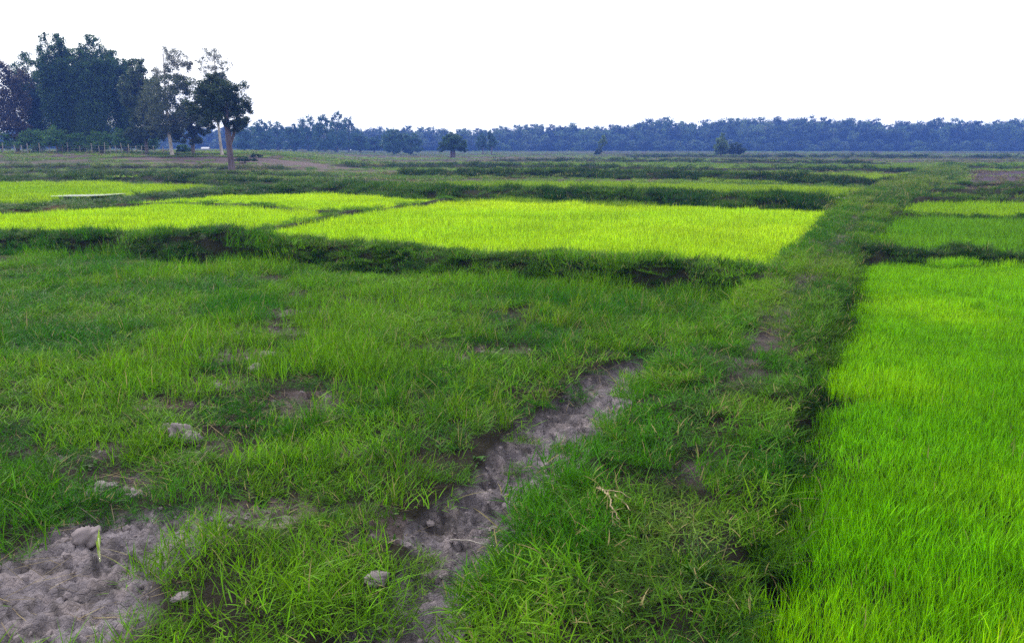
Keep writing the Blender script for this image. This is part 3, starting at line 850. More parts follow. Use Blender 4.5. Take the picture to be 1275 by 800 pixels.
def place(px, py, D):
    """world point at forward distance D on the ray through pixel column px; z from the ground"""
    x = (px - 637.5) / F * D * (1 / math.cos(PITCH)) * math.cos(PITCH)
    # depth along the optical axis differs little from D at the horizon
    x = (px - 637.5) / F * (D * math.cos(PITCH) + .0)
    z = float(height(np.array([x]), np.array([D]), False)[0])
    return np.array([x, D, z])
def zat(py, D):
    """height seen at pixel row py at forward distance D (near the horizon rows)"""
    v = -(py - 400) / F
    c, s = math.cos(PITCH), math.sin(PITCH)
    return CH + D * (-s + v * c) / (c + v * s)
def wpp(D): return D / F / math.cos(PITCH) * .985

M_BARKD = bark_material('dark_bark', (.07, .05, .06), (.14, .11, .12))
M_BARKP = bark_material('pale_bark', (.26, .23, .20), (.44, .40, .35))
M_BARKG = bark_material('grey_bark', (.10, .085, .07), (.18, .15, .13))
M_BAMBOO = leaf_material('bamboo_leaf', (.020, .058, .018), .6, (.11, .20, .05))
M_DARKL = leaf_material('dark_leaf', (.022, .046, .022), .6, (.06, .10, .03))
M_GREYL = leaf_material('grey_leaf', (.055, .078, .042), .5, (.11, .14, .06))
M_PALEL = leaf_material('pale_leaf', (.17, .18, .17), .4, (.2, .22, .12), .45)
M_MIDL = leaf_material('mid_leaf', (.045, .075, .035), .55, (.09, .13, .03))
M_SHRUB = leaf_material('shrub_leaf', (.045, .14, .02), .6, (.12, .18, .03))
M_GROVE = leaf_material('grove_leaf', (.03, .085, .045), .5, (.07, .15, .06))
M_OLIVE = leaf_material('olive_leaf', (.08, .14, .035), .5, (.15, .21, .05))
M_ROUND = leaf_material('round_leaf', (.028, .075, .02), .55, (.06, .13, .03))
M_CULM = bark_material('bamboo_culm', (.06, .07, .03), (.13, .14, .06), 4)
M_POST = bark_material('weathered_post', (.16, .14, .13), (.32, .29, .27), 9)

def tree(name, label, cat_, base, trunk, crowns, group=None):
    root = bpy.data.objects.new(name, None); COL.objects.link(root); root.location = base; root.empty_display_size = .5
    tagit(root, label, cat_, group)
    if trunk: add('trunk', mesh_np('trunk', *trunk[0], mat=trunk[1], smooth=True), root)
    for c in crowns: add('crown', c, root)
    return root

# the lone dark tree in front of the row
b = place(287, 214, 53.0); b[2] -= .03
H = lambda py: zat(py, b[1]) - b[2]
X = lambda px: (px - 287) * wpp(b[1])
ell = [(X(262), .2, H(112), 1.05, 1.1, .78), (X(293), -.3, H(112), .85, 1.0, .72), (X(250), 0, H(134), .8, .9, .6), (X(300), .2, H(134), .78, .9, .75), (X(275), -.4, H(140), .9, 1.0, .75),
       (X(292), .1, H(156), .62, .7, .42), (X(268), .6, H(100), .7, .7, .45), (X(262), 0, H(152), .5, .6, .35), (X(303), -.3, H(148), .6, .7, .5), (X(278), -.6, H(122), .9, .8, .7)]
cr = crown_mesh('crown', ell, 40000, .095, M_DARKL, 21, .2, .5, sub=34, subr=.34, hollow=.3)
tr = limbs([(0, 0, -.1), (0, 0, .05), (-.02, 0, .8), (-.07, 0, 1.6), (-.1, 0, H(164)), (-.12, 0, H(150)), (-.1, .05, H(135))], [.27, .22, .185, .17, .17, .13, .08],
           [(X(245), 0, H(130)), (X(258), .3, H(105)), (X(300), .1, H(125)), (X(292), -.3, H(105)), (X(272), -.5, H(120)), (X(262), .4, H(150))], 22, 10, .6)
tree('tree', 'dark broad-crowned tree with a bare brown trunk standing nearest', 'tree', b, (tr, M_BARKD), [cr])

# two pale-trunked slender trees behind it
def pale_tree(px, py, D, ell_px, lean, label, seed, nleaf=9000, trunk_top=70, r0=.145, size=.2):
    b = place(px, py, D)
    H = lambda q: zat(q, D) - b[2]
    w = wpp(D); size *= .78
    ell = [((ex - px) * w, g_, H(ey), rx * w, (rx + 2) * w, ry * w) for ex, ey, rx, ry, g_ in ell_px]
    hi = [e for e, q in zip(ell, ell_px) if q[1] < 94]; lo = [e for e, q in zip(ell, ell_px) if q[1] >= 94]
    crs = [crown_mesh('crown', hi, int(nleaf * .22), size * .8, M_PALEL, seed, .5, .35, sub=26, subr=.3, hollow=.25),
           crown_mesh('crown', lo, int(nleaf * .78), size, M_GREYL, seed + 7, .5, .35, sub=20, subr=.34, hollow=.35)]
    hs = [py + 1, py - 10, py - 24, py - 40, py - 65, py - 90, trunk_top]
    path_ = [(lean * w * math.sin((i / 6) * 2.2) * 3, 0, H(h)) for i, h in enumerate(hs)]
    rad = [r0 * 1.25, r0, r0 * .9, r0 * .8, r0 * .6, r0 * .42, r0 * .15]
    tr = limbs(path_, rad, [e[:3] for e in ell], seed + 1, 8, .55)
    return tree('tree', label, 'tree', b, (tr, M_BARKP), crs)
pale_tree(214, 194, 74.0, [(224, 72, 15, 17, 0), (240, 82, 8, 9, .3), (206, 92, 14, 9, .5), (222, 100, 20, 12, -.4), (200, 118, 20, 17, .3), (228, 122, 24, 18, 0), (212, 142, 24, 16, .2), (240, 146, 20, 13, -.6), (190, 148, 14, 16, .4), (222, 158, 17, 8, 0), (214, 112, 13, 18, -2.2), (216, 140, 15, 18, -2.4), (200, 135, 16, 20, -1.2), (236, 112, 16, 16, -1), (206, 160, 16, 9, -1)],
          -1.0, 'tall grey-green tree with a white trunk rising among the bamboo', 41, 30000, 66)
pale_tree(276, 193, 75.0, [(272, 66, 14, 13, 0), (256, 74, 9, 8, .4), (284, 80, 11, 11, .3), (268, 86, 15, 9, 0), (276, 104, 16, 13, .5), (262, 122, 16, 13, 0), (282, 132, 13, 12, 0)],
          -.9, 'tall pale sparse tree with a white trunk behind the dark tree', 45, 16000, 62, .125)

# bamboo clumps
def bamboo(px, D, top, wpx, nculm, seed, label, plume=1.0, nleaf=12000):
    b = place(px, 188, D); g = np.random.default_rng(seed)
    Ht = zat(top, D) - b[2]; Wd = wpx * wpp(D) * .5
    parts = []; P = []
    for i in range(nculm):
        a = g.uniform(0, 2 * np.pi); rb = g.uniform(0, .6); out_ = Wd * (.15 + .85 * math.sqrt(g.uniform(0, 1)))
        hh = Ht * (1 - .38 * (out_ / Wd) ** 2 * g.uniform(.5, 1.1)) * g.uniform(.85, 1.0)
        if i < 2: hh = Ht; out_ = Wd * g.uniform(.0, .3)
        ts = np.linspace(0, 1, 9)
        ox = math.cos(a) * (rb + out_ * ts ** 2.2); oy = math.sin(a) * (rb + out_ * ts ** 2.2) * .8
        oz = hh * (ts - .14 * ts ** 5) / .86
        pth = np.stack([ox, oy, oz], 1)
        parts.append(tube(pth, np.linspace(.05, .009, 9), 5, 0, seed + i))
        m = int(nleaf * 2.7 / nculm)
        t = .16 + .84 * g.uniform(0, 1, m) ** .75
        # whorls of leafy side branches at the nodes
        node = np.round(t * 17 + g.normal(0, .3, m)) / 17
        t = np.clip(node + g.normal(0, .02, m), .12, 1.0)
        c = np.stack([np.interp(t, ts, pth[:, k]) for k in range(3)], 1)
        aa = g.uniform(0, 2 * np.pi, 18)[(np.clip(node * 17, 0, 17)).astype(int)] + g.normal(0, .75, m)
        ext = g.uniform(.05, 1, m) * (1.5 - .85 * t) * plume
        P.append(c + np.stack([np.cos(aa) * ext, np.sin(aa) * ext, .22 * ext - .62 * ext ** 2 + g.normal(0, .06, m)], 1))
    g2 = np.random.default_rng(seed + 99)
    V, Q, bv, bw = leaves_at(np.concatenate(P), .235, g2, .75, .26)
    cr = mesh_np('crown', V, Q, None, M_BAMBOO, False, {'bv': ('FLOAT', bv), 'bw': ('FLOAT', bw)})
    return tree('bamboo_clump', label, 'bamboo', b, (join(parts), M_CULM), [cr], None)
bamboo(-70, 90, 62, 80, 30, 61, 'bamboo clump left of the reddish leafy tree')
bamboo(48, 91, 66, 44, 24, 63, 'loose grey-tipped bamboo clump left of the tallest clump', 1.1, 11000)
bamboo(78, 87, 42, 48, 30, 65, 'tallest bamboo clump with a thin pointed plume', .95, 17000)
bamboo(122, 87, 44, 66, 40, 67, 'broad dense bamboo clump with an arching twin top', 1.05, 24000)
bamboo(158, 89, 64, 50, 30, 69, 'shorter bamboo clump beside the slender grey trees', 1.0, 16000)
bamboo(100, 95, 92, 90, 40, 71, 'low dark bamboo clump filling in behind the tallest clumps', 1.2, 20000)

def bushy(name, label, cat_, px, D, ell_px, mat, seed, nleaf, size, trunk_py=188, bark=None, r0=.12, group=None, trunk=True, **kw):
    b = place(px, trunk_py, D); H = lambda q: zat(q, D) - b[2]; w = wpp(D)
    ell = [((ex - px) * w, (i % 3 - 1) * rx * w * .4, H(ey), rx * w, rx * w, ry * w) for i, (ex, ey, rx, ry) in enumerate(ell_px)]
    cr = crown_mesh('crown', ell, nleaf, size, mat, seed, **kw)
    tr = None
    if trunk:
        top = max(e[2] for e in ell)
        pth = [(0, 0, -.15), (0, 0, top * .12), (.02 * top, 0, top * .3), (0, .02 * top, top * .55), (.03 * top, 0, top * .9)]
        tr = (limbs(pth, [r0 * 1.3, r0, r0 * .85, r0 * .6, r0 * .2], [e[:3] for e in ell], seed + 5, 7, .6), bark or M_BARKG)
    return tree(name, label, cat_, b, tr, [cr], group)
M_RED = leaf_material('reddish_leaf', (.05, .045, .03), .6, (.09, .06, .04))
bushy('tree', 'reddish brown leafy tree at the left end of the row', 'tree', 22, 86, [(8, 90, 20, 16), (30, 100, 16, 18), (12, 120, 24, 20), (34, 132, 18, 22), (14, 152, 26, 16), (-14, 120, 20, 26), (28, 165, 22, 12)], M_RED, 81, 16000, .22, r0=.17, sub=22, subr=.34, hollow=.4)
bushy('tree', 'grey-green spreading tree between bamboo and white trunk', 'tree', 182, 80, [(182, 82, 13, 12), (176, 100, 16, 14), (192, 108, 14, 14), (180, 125, 18, 16), (196, 138, 15, 15), (178, 150, 18, 15), (190, 166, 16, 10), (170, 120, 18, 20), (184, 136, 20, 20), (200, 156, 18, 18), (172, 166, 18, 12)], M_MIDL, 83, 26000, .19, r0=.14, sub=22, subr=.34, hollow=.35)
bushy('tree', 'drooping olive tree filling under the white-trunked tree', 'tree', 240, 78, [(244, 150, 17, 12), (232, 164, 16, 10), (256, 160, 12, 10), (240, 174, 13, 6), (226, 146, 16, 14), (250, 140, 16, 14), (214, 166, 14, 12)], M_MIDL, 85, 15000, .18, r0=.15, sub=20, subr=.34)
# hedge shrubs below
hd = [(2, 172, 24, 9, 'low round shrub at the far left behind the fence'), (44, 170, 22, 10, 'dark spreading shrub under the reddish tree'), (70, 166, 14, 10, 'bright-topped shrub under the tallest bamboo'),
      (96, 173, 20, 8, 'low dark shrub under the broad bamboo'), (128, 172, 18, 9, 'wide green shrub under the broad bamboo'), (158, 168, 17, 11, 'tall yellowish shrub under the shorter bamboo'),
      (184, 171, 15, 10, 'green shrub at the foot of the grey-green tree'), (228, 184, 9, 4, 'small low bush at the foot of the white trunk')]
for i, (px, cy, rx, ry, lb) in enumerate(hd):
    D = 84 - (i % 3) * 1.5
    bushy('shrub', lb, 'shrub', px, D, [(px, cy, rx * .7, ry), (px - rx * .45, cy + 4, rx * .55, ry * .8), (px + rx * .45, cy + 3, rx * .55, ry * .85), (px + 2, cy + 9, rx * .9, ry * .7), (px - rx * .5, cy + 11, rx * .5, ry * .5)], M_SHRUB, 101 + 3 * i, 5200, .15, r0=.06, sub=22, subr=.32)

# grove of hazy trees right of the lone tree
gv_ = [(304, 152, 15, 'first hazy tree of the grove, beside the dark tree'), (326, 148, 14, 'second hazy tree of the grove, with a flat top'), (346, 150, 15, 'third tree of the grove, low and wide'), (366, 154, 12, 'short tree in the dip of the grove'),
       (384, 143, 15, 'tall round tree in the middle of the grove'), (404, 144, 14, 'leafy tree left of the grove\'s spire'), (420, 139, 12, 'tallest spire-topped tree of the grove'), (434, 146, 13, 'last tall tree at the right end of the grove'), (448, 166, 13, 'low tree trailing off the grove\'s right end'), (466, 170, 12, 'lowest tree between the grove and the round thicket')]
for i, (px, top, hw_, lb) in enumerate(gv_):
    D = 205 + (i * 37 % 5) * 6
    hgt = 187 - top
    el = [(px, top + hgt * .2, hw_ * .62, hgt * .2), (px - hw_ * .4, top + hgt * .38, hw_ * .6, hgt * .22), (px + hw_ * .42, top + hgt * .42, hw_ * .6, hgt * .24), (px, top + hgt * .62, hw_ * .95, hgt * .26), (px - hw_ * .3, top + hgt * .84, hw_ * .75, hgt * .18), (px + hw_ * .4, top + hgt * .82, hw_ * .7, hgt * .18)]
    bushy('tree', lb, 'tree', px, D, el, M_GROVE, 151 + 3 * i, 4500, .42, r0=.2, sub=16, subr=.36, hollow=.4)
for i, (px, top, hw_, lb) in enumerate([(490, 161, 15, 'round thicket tree right of the grove, taller half'), (511, 165, 16, 'round thicket tree right of the grove, lower half')]):
    hgt = 189 - top
    el = [(px, top + hgt * .25, hw_ * .7, hgt * .24), (px - hw_ * .4, top + hgt * .5, hw_ * .65, hgt * .3), (px + hw_ * .45, top + hgt * .5, hw_ * .65, hgt * .3), (px, top + hgt * .75, hw_ * .95, hgt * .3)]
    bushy('tree', lb, 'tree', px, 180 + i * 5, el, M_GROVE, 191 + 3 * i, 5000, .36, r0=.18, sub=16, subr=.36, hollow=.4)

# single trees and bushes on the plain
bushy('tree', 'round dark tree with a thick short trunk alone on the plain', 'tree', 563.5, 128, [(563, 172, 9, 7.5), (556, 177, 9, 7), (571, 178, 10, 7.5), (563, 181, 13, 6.5), (552, 184, 7, 4.5), (576, 186, 7, 4), (563, 177, 12, 9)], M_ROUND, 211, 26000, .17, 196, M_BARKD, .42, sub=26, subr=.3, hollow=.35)
bushy('tree', 'small bluish tree standing right of the round dark tree', 'tree', 601, 190, [(600, 174, 5.5, 7), (598, 181, 5, 5), (604, 180, 4.5, 5)], M_GROVE, 221, 2500, .3, 190, None, .16, sub=16)
bushy('tree', 'slim taller tree touching the small bluish tree', 'tree', 612, 186, [(612, 170, 5, 7), (615, 178, 5, 7), (609, 180, 4.5, 6)], M_GROVE, 225, 2500, .3, 190, None, .16, sub=16)
bushy('shrub', 'pale yellow-green sapling alone before the blue wood', 'shrub', 749, 170, [(750, 174, 4.5, 5), (748, 180, 4, 4), (752, 178, 4, 4)], M_OLIVE, 231, 1600, .26, 189, None, .08, sub=14)
bushy('shrub', 'small dark bush at the foot of the pale sapling', 'shrub', 746, 160, [(746, 188, 4, 3.5), (743, 190, 3, 2.5)], M_DARKL, 235, 1200, .25, 192, None, .08, sub=12)
bushy('shrub', 'tall olive bush at the left of the pair on the plain', 'shrub', 898, 150, [(897, 178, 8, 8), (894, 185, 8, 7), (902, 184, 8, 7), (899, 171, 4, 4.5)], M_OLIVE, 241, 6500, .24, 193, None, .12, sub=20)
bushy('shrub', 'low dark bush at the right of the pair on the plain', 'shrub', 917, 147, [(915, 184, 8, 6), (921, 186, 7, 5), (911, 188, 7, 4)], M_DARKL, 245, 5500, .22, 193, None, .1, sub=20)
bushy('shrub', 'small dark bush on the plain right of the lone tree', 'shrub', 317, 72, [(317, 193.6, 5, 1.7), (323, 194.2, 4, 1.2), (315, 192.6, 2.2, 2)], M_DARKL, 251, 900, .12, 194, None, .05, sub=10)
bushy('shrub', 'low dark bush close to the lone tree\'s trunk', 'shrub', 304, 66, [(303, 198.5, 9, 2), (312, 199, 8, 1.7), (294, 199.4, 6, 1.4), (305, 197.4, 4, 2.2)], M_DARKL, 255, 1800, .12, 200, None, .05, sub=14)
bushy('shrub', 'dark mounded bush on the third bund', 'shrub', 607, 50, [(603, 217, 11, 3.5), (615, 217.5, 9, 3)], M_DARKL, 259, 2600, .08, 220, None, .04, sub=20)
bushy('shrub', 'dark bush beside the far end of the footpath', 'shrub', 1157, 60, [(1154, 215, 9, 4), (1165, 216, 7, 3)], M_DARKL, 261, 2600, .1, 218, None, .04, sub=20)

# far wood: one mass of many crowns
WOODCOL = bpy.data.collections.new('wood_source')
M_WOOD = leaf_material('wood_leaf', (.040, .075, .040), .55, (.09, .11, .05), .2)
_nt = M_WOOD.node_tree; _oi = _nt.nodes.new('ShaderNodeObjectInfo'); _rp = _nt.nodes.new('ShaderNodeValToRGB')
_e = _rp.color_ramp.elements; _e[0].color = (.45, .5, .6, 1); _e[1].color = (2.6, 2.3, 2.2, 1)
for _p, _c in ((.3, (.8, .9, .9, 1)), (.6, (1.2, 1.3, 1.0, 1)), (.85, (1.7, 1.9, 1.2, 1))):
    _x = _e.new(_p); _x.color = _c
link(_nt, _oi.outputs['Random'], _rp.inputs[0])
for _n in [n for n in _nt.nodes if n.type in ('BSDF_PRINCIPLED', 'BSDF_TRANSLUCENT')]:
    _s = _n.inputs[0]; _src = _s.links[0].from_socket
    _m = mixc(_nt, 1.0, _src, _rp.outputs[0], 'MULTIPLY'); link(_nt, _m, _s)
for i in range(7):
    g = np.random.default_rng(900 + i)
    hh = 10.0; ww = g.uniform(2.6, 4.0)
    el = [(g.normal(0, .5), g.normal(0, .5), hh * .82, ww * .6, ww * .6, hh * .16)]
    for k in range(6):
        a = g.uniform(0, 6.28); q = g.uniform(.25, .6) * ww
        el.append((math.cos(a) * q, math.sin(a) * q, hh * g.uniform(.3, .72), ww * g.uniform(.45, .7), ww * g.uniform(.45, .7), hh * g.uniform(.12, .2)))
    el.append((0, 0, hh * .18, ww * .9, ww * .9, hh * .16))
    P = cloud(el, 3800, g, .45, 18, .38)
    V, Q, bv, bw = leaves_at(P, .5, g, .3, .5)
    tv, tq, tt_ = tube([(0, 0, -.5), (.1, 0, hh * .3), (0, .1, hh * .6), (.1, 0, hh * .85)], [.25, .2, .14, .04], 6, .05, i)
    V2 = np.concatenate([V, tv]); me = mesh_np('wood_tree', V2, np.concatenate([Q, tq + len(V)]), tt_ + len(V), None, False,
        {'bv': ('FLOAT', np.concatenate([bv, np.zeros(len(tv))])), 'bw': ('FLOAT', np.concatenate([bw, np.zeros(len(tv))]))})
    me.materials.append(M_WOOD); me.materials.append(M_BARKG)
    mi = np.zeros(len(me.polygons), np.int32); mi[len(Q):len(Q) + len(tq)] = 1; me.polygons.foreach_set('material_index', mi)
    WOODCOL.objects.link(bpy.data.objects.new('wood_tree_%d' % i, me))
S['wood'] = WOODCOL; GN['wood'] = gn_group('scatter_wood', WOODCOL); NV['wood'] = 7
pts = []; sc3 = []
topx = [-400, 300, 445, 470, 520, 600, 622, 700, 760, 790, 830, 860, 900, 1000, 1100, 1200, 1275, 1700]
topy = [158, 158, 160, 159, 158, 161, 156, 155, 157, 150, 148, 152, 147, 146, 150, 148, 150, 150]
for px in np.arange(-420, 1720, 5.2):
    for row in range(3):
        p_ = px + rng.normal(0, 3)
        D = 318 + row * 13 + rng.uniform(-4, 6)
        x_ = (p_ - 637.5) / F * D
        if math.hypot(x_, D) > 392: continue
        z_ = float(height(np.array([x_]), np.array([float(D)]), False)[0])
        want = zat(np.interp(p_, topx, topy), D) - z_
        s_ = want / 10 * rng.uniform(.74, 1.1) * (1 if row else .82)
        pts.append((x_, D, z_)); sc3.append((s_ * rng.uniform(.9, 1.2), s_ * rng.uniform(.9, 1.2), s_))
for px in np.arange(-420, 1720, 5.0):
    p_ = px + rng.normal(0, 2); D = 309 + rng.uniform(-3, 5); x_ = (p_ - 637.5) / F * D
    if math.hypot(x_, D) > 392: continue
    z_ = float(height(np.array([x_]), np.array([float(D)]), False)[0])
    s_ = rng.uniform(.28, .5); pts.append((x_, D, z_ - .6)); sc3.append((s_ * 1.6, s_ * 1.6, s_))
pts = np.array(pts); n = len(pts)
me = mesh_np('wood', pts, None, None, None, False, {'idx': ('INT', rng.integers(0, 7, n)), 'rot': ('FLOAT_VECTOR', np.stack([np.zeros(n), np.zeros(n), rng.uniform(0, 6.28, n)], 1)), 'scl': ('FLOAT_VECTOR', np.array(sc3))})
me.materials.append(M_WOOD)
o = add('wood', me, label='long hazy blue wood closing off the far side of the plain', cat='wood', kind='stuff')
md = o.modifiers.new('scatter', 'NODES'); md.node_group = GN['wood']

# ------------------------------------------------------------------ fence
fd = 79.0
root = bpy.data.objects.new('fence', None); COL.objects.link(root)
fp = [place(px, 190, fd + 2 * math.sin(px * .02)) for px in np.cumsum([-60] + [random.choice((7, 9, 12, 15)) for _ in range(25)]) if px < 216]
root.location = fp[0]; tagit(root, 'low wire fence with thin weathered posts along the bamboo', 'fence')
o0 = np.array(fp[0])
for i, p_ in enumerate(fp):
    hgt = .72 + random.uniform(-.12, .25)
    q = p_ - o0
    v, qd, tr_ = tube([q + (0, 0, -.2), q + (.02, 0, hgt * .5), q + (random.uniform(-.06, .06), 0, hgt)], [.04, .036, .03], 6, .1, i)
    add('post', mesh_np('post', v, qd, tr_, M_POST, True), root)
M_WIRE = plain_material('fence_wire', (.25, .24, .24), .5)
for zz in (.22, .43, .63):
    v, qd, tr_ = tube([p_ - o0 + (0, -.06, zz + random.uniform(-.03, .03)) for p_ in fp], [.006] * len(fp), 3)
    add('wire', mesh_np('wire', v, qd, tr_, M_WIRE), root)

# ------------------------------------------------------------------ small huts far off
M_HUTW = plain_material('hut_wall', (.32, .30, .29), .9, .2, 3)
M_HUTR = plain_material('pale_roof', (.26, .27, .29), .6, .12, 2)
def hut(px, D, wid, label):
    b = place(px, 188, D)
    r = bpy.data.objects.new('hut', None); COL.objects.link(r); r.location = b; tagit(r, label, 'hut')
    w, d, h = wid, wid * .7, wid * .5
    vs = [(-w, -d, -.3), (w, -d, -.3), (w, d, -.3), (-w, d, -.3), (-w, -d, h), (w, -d, h), (w, d, h), (-w, d, h), (-w, 0, h * 1.7), (w, 0, h * 1.7)]
    me = bpy.data.meshes.new('wall'); me.from_pydata(vs, [], [(0, 1, 5, 4), (2, 3, 7, 6), (1, 2, 6, 9, 5), (3, 0, 4, 8, 7), (3, 2, 1, 0)]); me.materials.append(M_HUTW); add('wall', me, r)
    t = .12; e = 1.12
    vs = []; fs = []
    for sg in (-1, 1):
        o_ = len(vs); y0 = sg * d * 1.25; z0 = h * .86; z1 = h * 1.72
        vs += [(-w * e, y0, z0), (w * e, y0, z0), (w * e, 0, z1), (-w * e, 0, z1)]; vs += [(a, b_, c + t) for a, b_, c in vs[o_:o_ + 4]]
        for f in ((0, 1, 2, 3), (4, 5, 6, 7), (0, 1, 5, 4), (1, 2, 6, 5), (3, 0, 4, 7)): fs.append(tuple(k + o_ for k in f))
    me = bpy.data.meshes.new('roof'); me.from_pydata(vs, [], fs); me.materials.append(M_HUTR); add('roof', me, r)
hut(256, 190, .75, 'small pale-roofed hut seen between the white trunks')

# ------------------------------------------------------------------ foreground things
M_CLOD = plain_material('dried_mud', (.17, .145, .155), .95, .6, 26, .05)
def lump(name, px, py, size, flat, seed, label, cat_='clod', group=None):
    import bmesh
    bm = bmesh.new(); bmesh.ops.create_icosphere(bm, subdivisions=4, radius=1)
    g = np.random.default_rng(seed); off = g.uniform(0, 50, 2)
    co = np.array([v.co[:] for v in bm.verts])
    n = fbm(co[:, 0] * 1.6 + off[0] + co[:, 2], co[:, 1] * 1.6 + off[1] - co[:, 2] * .7, seed, 4) - .5
    n2 = fbm(co[:, 0] * 6 + off[0] + co[:, 2] * 5, co[:, 1] * 6 + off[1] - co[:, 2] * 4, seed + 3, 3) - .5
    k = 1 + n * 1.4 + n2 * .45
    for v, kk in zip(bm.verts, k): v.co *= kk
    me = bpy.data.meshes.new(name); bm.to_mesh(me); bm.free()
    for p in me.polygons: p.use_smooth = True
    me.materials.append(M_CLOD)
    x, y = G(px, py, .02); z = float(height(np.array([x]), np.array([y]))[0])
    o = add(name, me, None, (x, y, z + size * flat * .5 + .01), label, cat_, group)
    o.scale = (size * .85, size * .75, size * flat * .9); o.rotation_euler = (0, 0, g.uniform(0, 6))
    return o
lump('mud_clod', 226, 543, .075, .75, 1, 'large pale mud clod in the weeds, biggest of its cluster')
lump('mud_clod', 240, 547, .06, .6, 2, 'lower mud clod touching the biggest pale clod')
lump('mud_clod', 208, 533, .035, .7, 3, 'little mud clod just left of the biggest pale clod')
lump('mud_clod', 113, 608, .05, .6, 4, 'rounded mud clod at the left end of the hollow')
lump('mud_clod', 130, 602, .06, .4, 5, 'dark flat mud clod in the middle of the hollow')
lump('mud_clod', 168, 608, .05, .55, 6, 'pale smooth mud clod alone right of the hollow')
lump('mud_clod', 108, 668, .07, .7, 7, 'upright crumbly mud clod at the top of the bare patch')
lump('mud_clod', 272, 478, .05, .7, 8, 'small mud clod in the grass beside a dark hole')
lump('mud_clod', 318, 458, .055, .6, 9, 'mud clod beside the reddish bare spot')
lump('mud_clod', 332, 440, .08, .5, 10, 'wide grey mud clod among the reddish bare spots')
lump('mud_clod', 225, 748, .035, .4, 11, 'flat mud clod near the edge of the bare patch and grass')
lump('mud_clod', 470, 725, .05, .5, 12, 'small lump of mud left of the muddy furrow')

# crumbs of broken soil over the bare mud: too many to count
CR = bpy.data.collections.new('crumb_source')
for i in range(6):
    bm = bmesh.new(); bmesh.ops.create_icosphere(bm, subdivisions=2, radius=1)
    g = np.random.default_rng(1200 + i)
    for v in bm.verts: v.co *= g.uniform(.62, 1.15)
    me = bpy.data.meshes.new('crumb'); bm.to_mesh(me); bm.free(); me.materials.append(M_CLOD)
    CR.objects.link(bpy.data.objects.new('crumb_%d' % i, me))
S['crumb'] = CR; GN['crumb'] = gn_group('scatter_crumb', CR); NV['crumb'] = 6
x, y = sample(-9, 4, 1.6, 11, 800, 2)
k = rng.uniform(0, 1, len(x)) < mud_mask(x, y) * (.25 + .75 * sstep(.45, .62, fbm(x * 4, y * 4, 821, 3))) * .8
x, y = x[k], y[k]
o = scatter('mud_crumbs', 'crumb', np.stack([x, y], 1), (.2, .2, .2), (.003, .013), (.5, .9), .6, 1, 'loose crumbs of dry soil over the bare mud patches', 'soil crumbs')
sz = .0025 + .018 * rng.uniform(0, 1, len(x)) ** 5
o.data.attributes['scl'].data.foreach_set('vector', np.stack([sz, sz * .9, sz * .65], 1).astype(np.float32).ravel())
o.data.materials.clear(); o.data.materials.append(M_CLOD)

# pale dried root on the path
M_ROOT = bark_material('dry_root', (.16, .12, .07), (.31, .25, .16), 30)
def stick(name, label, strands, mat, lift=.03):
    base = strands[0][0]; bx, by = G(*base, .12); bz = float(height(np.array([bx]), np.array([by]))[0])
    parts = []
    for k, st in enumerate(strands):
        pts_ = []
        for j, (a, b_) in enumerate(st):
            x, y = G(a, b_, .12); z = float(height(np.array([x]), np.array([y]))[0]) + lift + .012 * ((j * 7 + k * 3) % 3)
            pts_.append((x - bx, y - by, z - bz))
        ts = np.linspace(0, len(pts_) - 1, 4 * len(pts_)); pa = np.array(pts_)
        pth = np.stack([np.interp(ts, np.arange(len(pts_)), pa[:, i]) for i in range(3)], 1)
        pth += np.random.default_rng(k).normal(0, .002, pth.shape)
        parts.append(tube(pth, np.linspace(.0042, .0015, len(pth)), 6, .15, k))
    v, q, t = join(parts)
    return add(name, mesh_np(name, v, q, t, mat, True), None, (bx, by, bz), label, 'twig')
stick('dry_twig', 'pale forked dry root lying on the path grass', [[(742, 632), (756, 638), (772, 642), (788, 645)], [(756, 637), (760, 650), (761, 665), (763, 678)], [(760, 655), (766, 665), (770, 678)], [(764, 640), (778, 652), (784, 662)], [(746, 631), (752, 640), (757, 648)]], M_ROOT, .05)
stick('dry_stalk', 'thin brown dry stalk fallen across the muddy furrow', [[(560, 633), (580, 634), (600, 638), (612, 637)], [(611, 637), (614, 648), (616, 657)]], M_POST, .05)

# one seedling alone on the bare mud
x, y = G(124, 694, .02); z = float(height(np.array([x]), np.array([y]))[0])
root = bpy.data.objects.new('seedling', None); COL.objects.link(root); root.location = (x, y, z); tagit(root, 'single yellow-green seedling standing alone on bare mud', 'seedling')
M_SEED = leaf_material('seedling_leaf', (.22, .34, .04), .2); M_STEM = plain_material('seedling_stem', (.42, .44, .25), .6)
add('stem', mesh_np('stem', *tube([(0, 0, -.02), (.002, 0, .05), (.004, 0, .10)], [.004, .0035, .002], 6), mat=M_STEM, smooth=True), root)
for k in range(4):
    v, q, t, a, b_, c_ = blades(1, .001, (.06, .08), (.010, .014), (8, 25), (10, 30), 4, seed=70 + k)
    v[:, 2] += .04 + .012 * k
    add('leaf', mesh_np('leaf', v, q, t, M_SEED, True, {'bv': ('FLOAT', a), 'bw': ('FLOAT', b_ * 0)}), root)

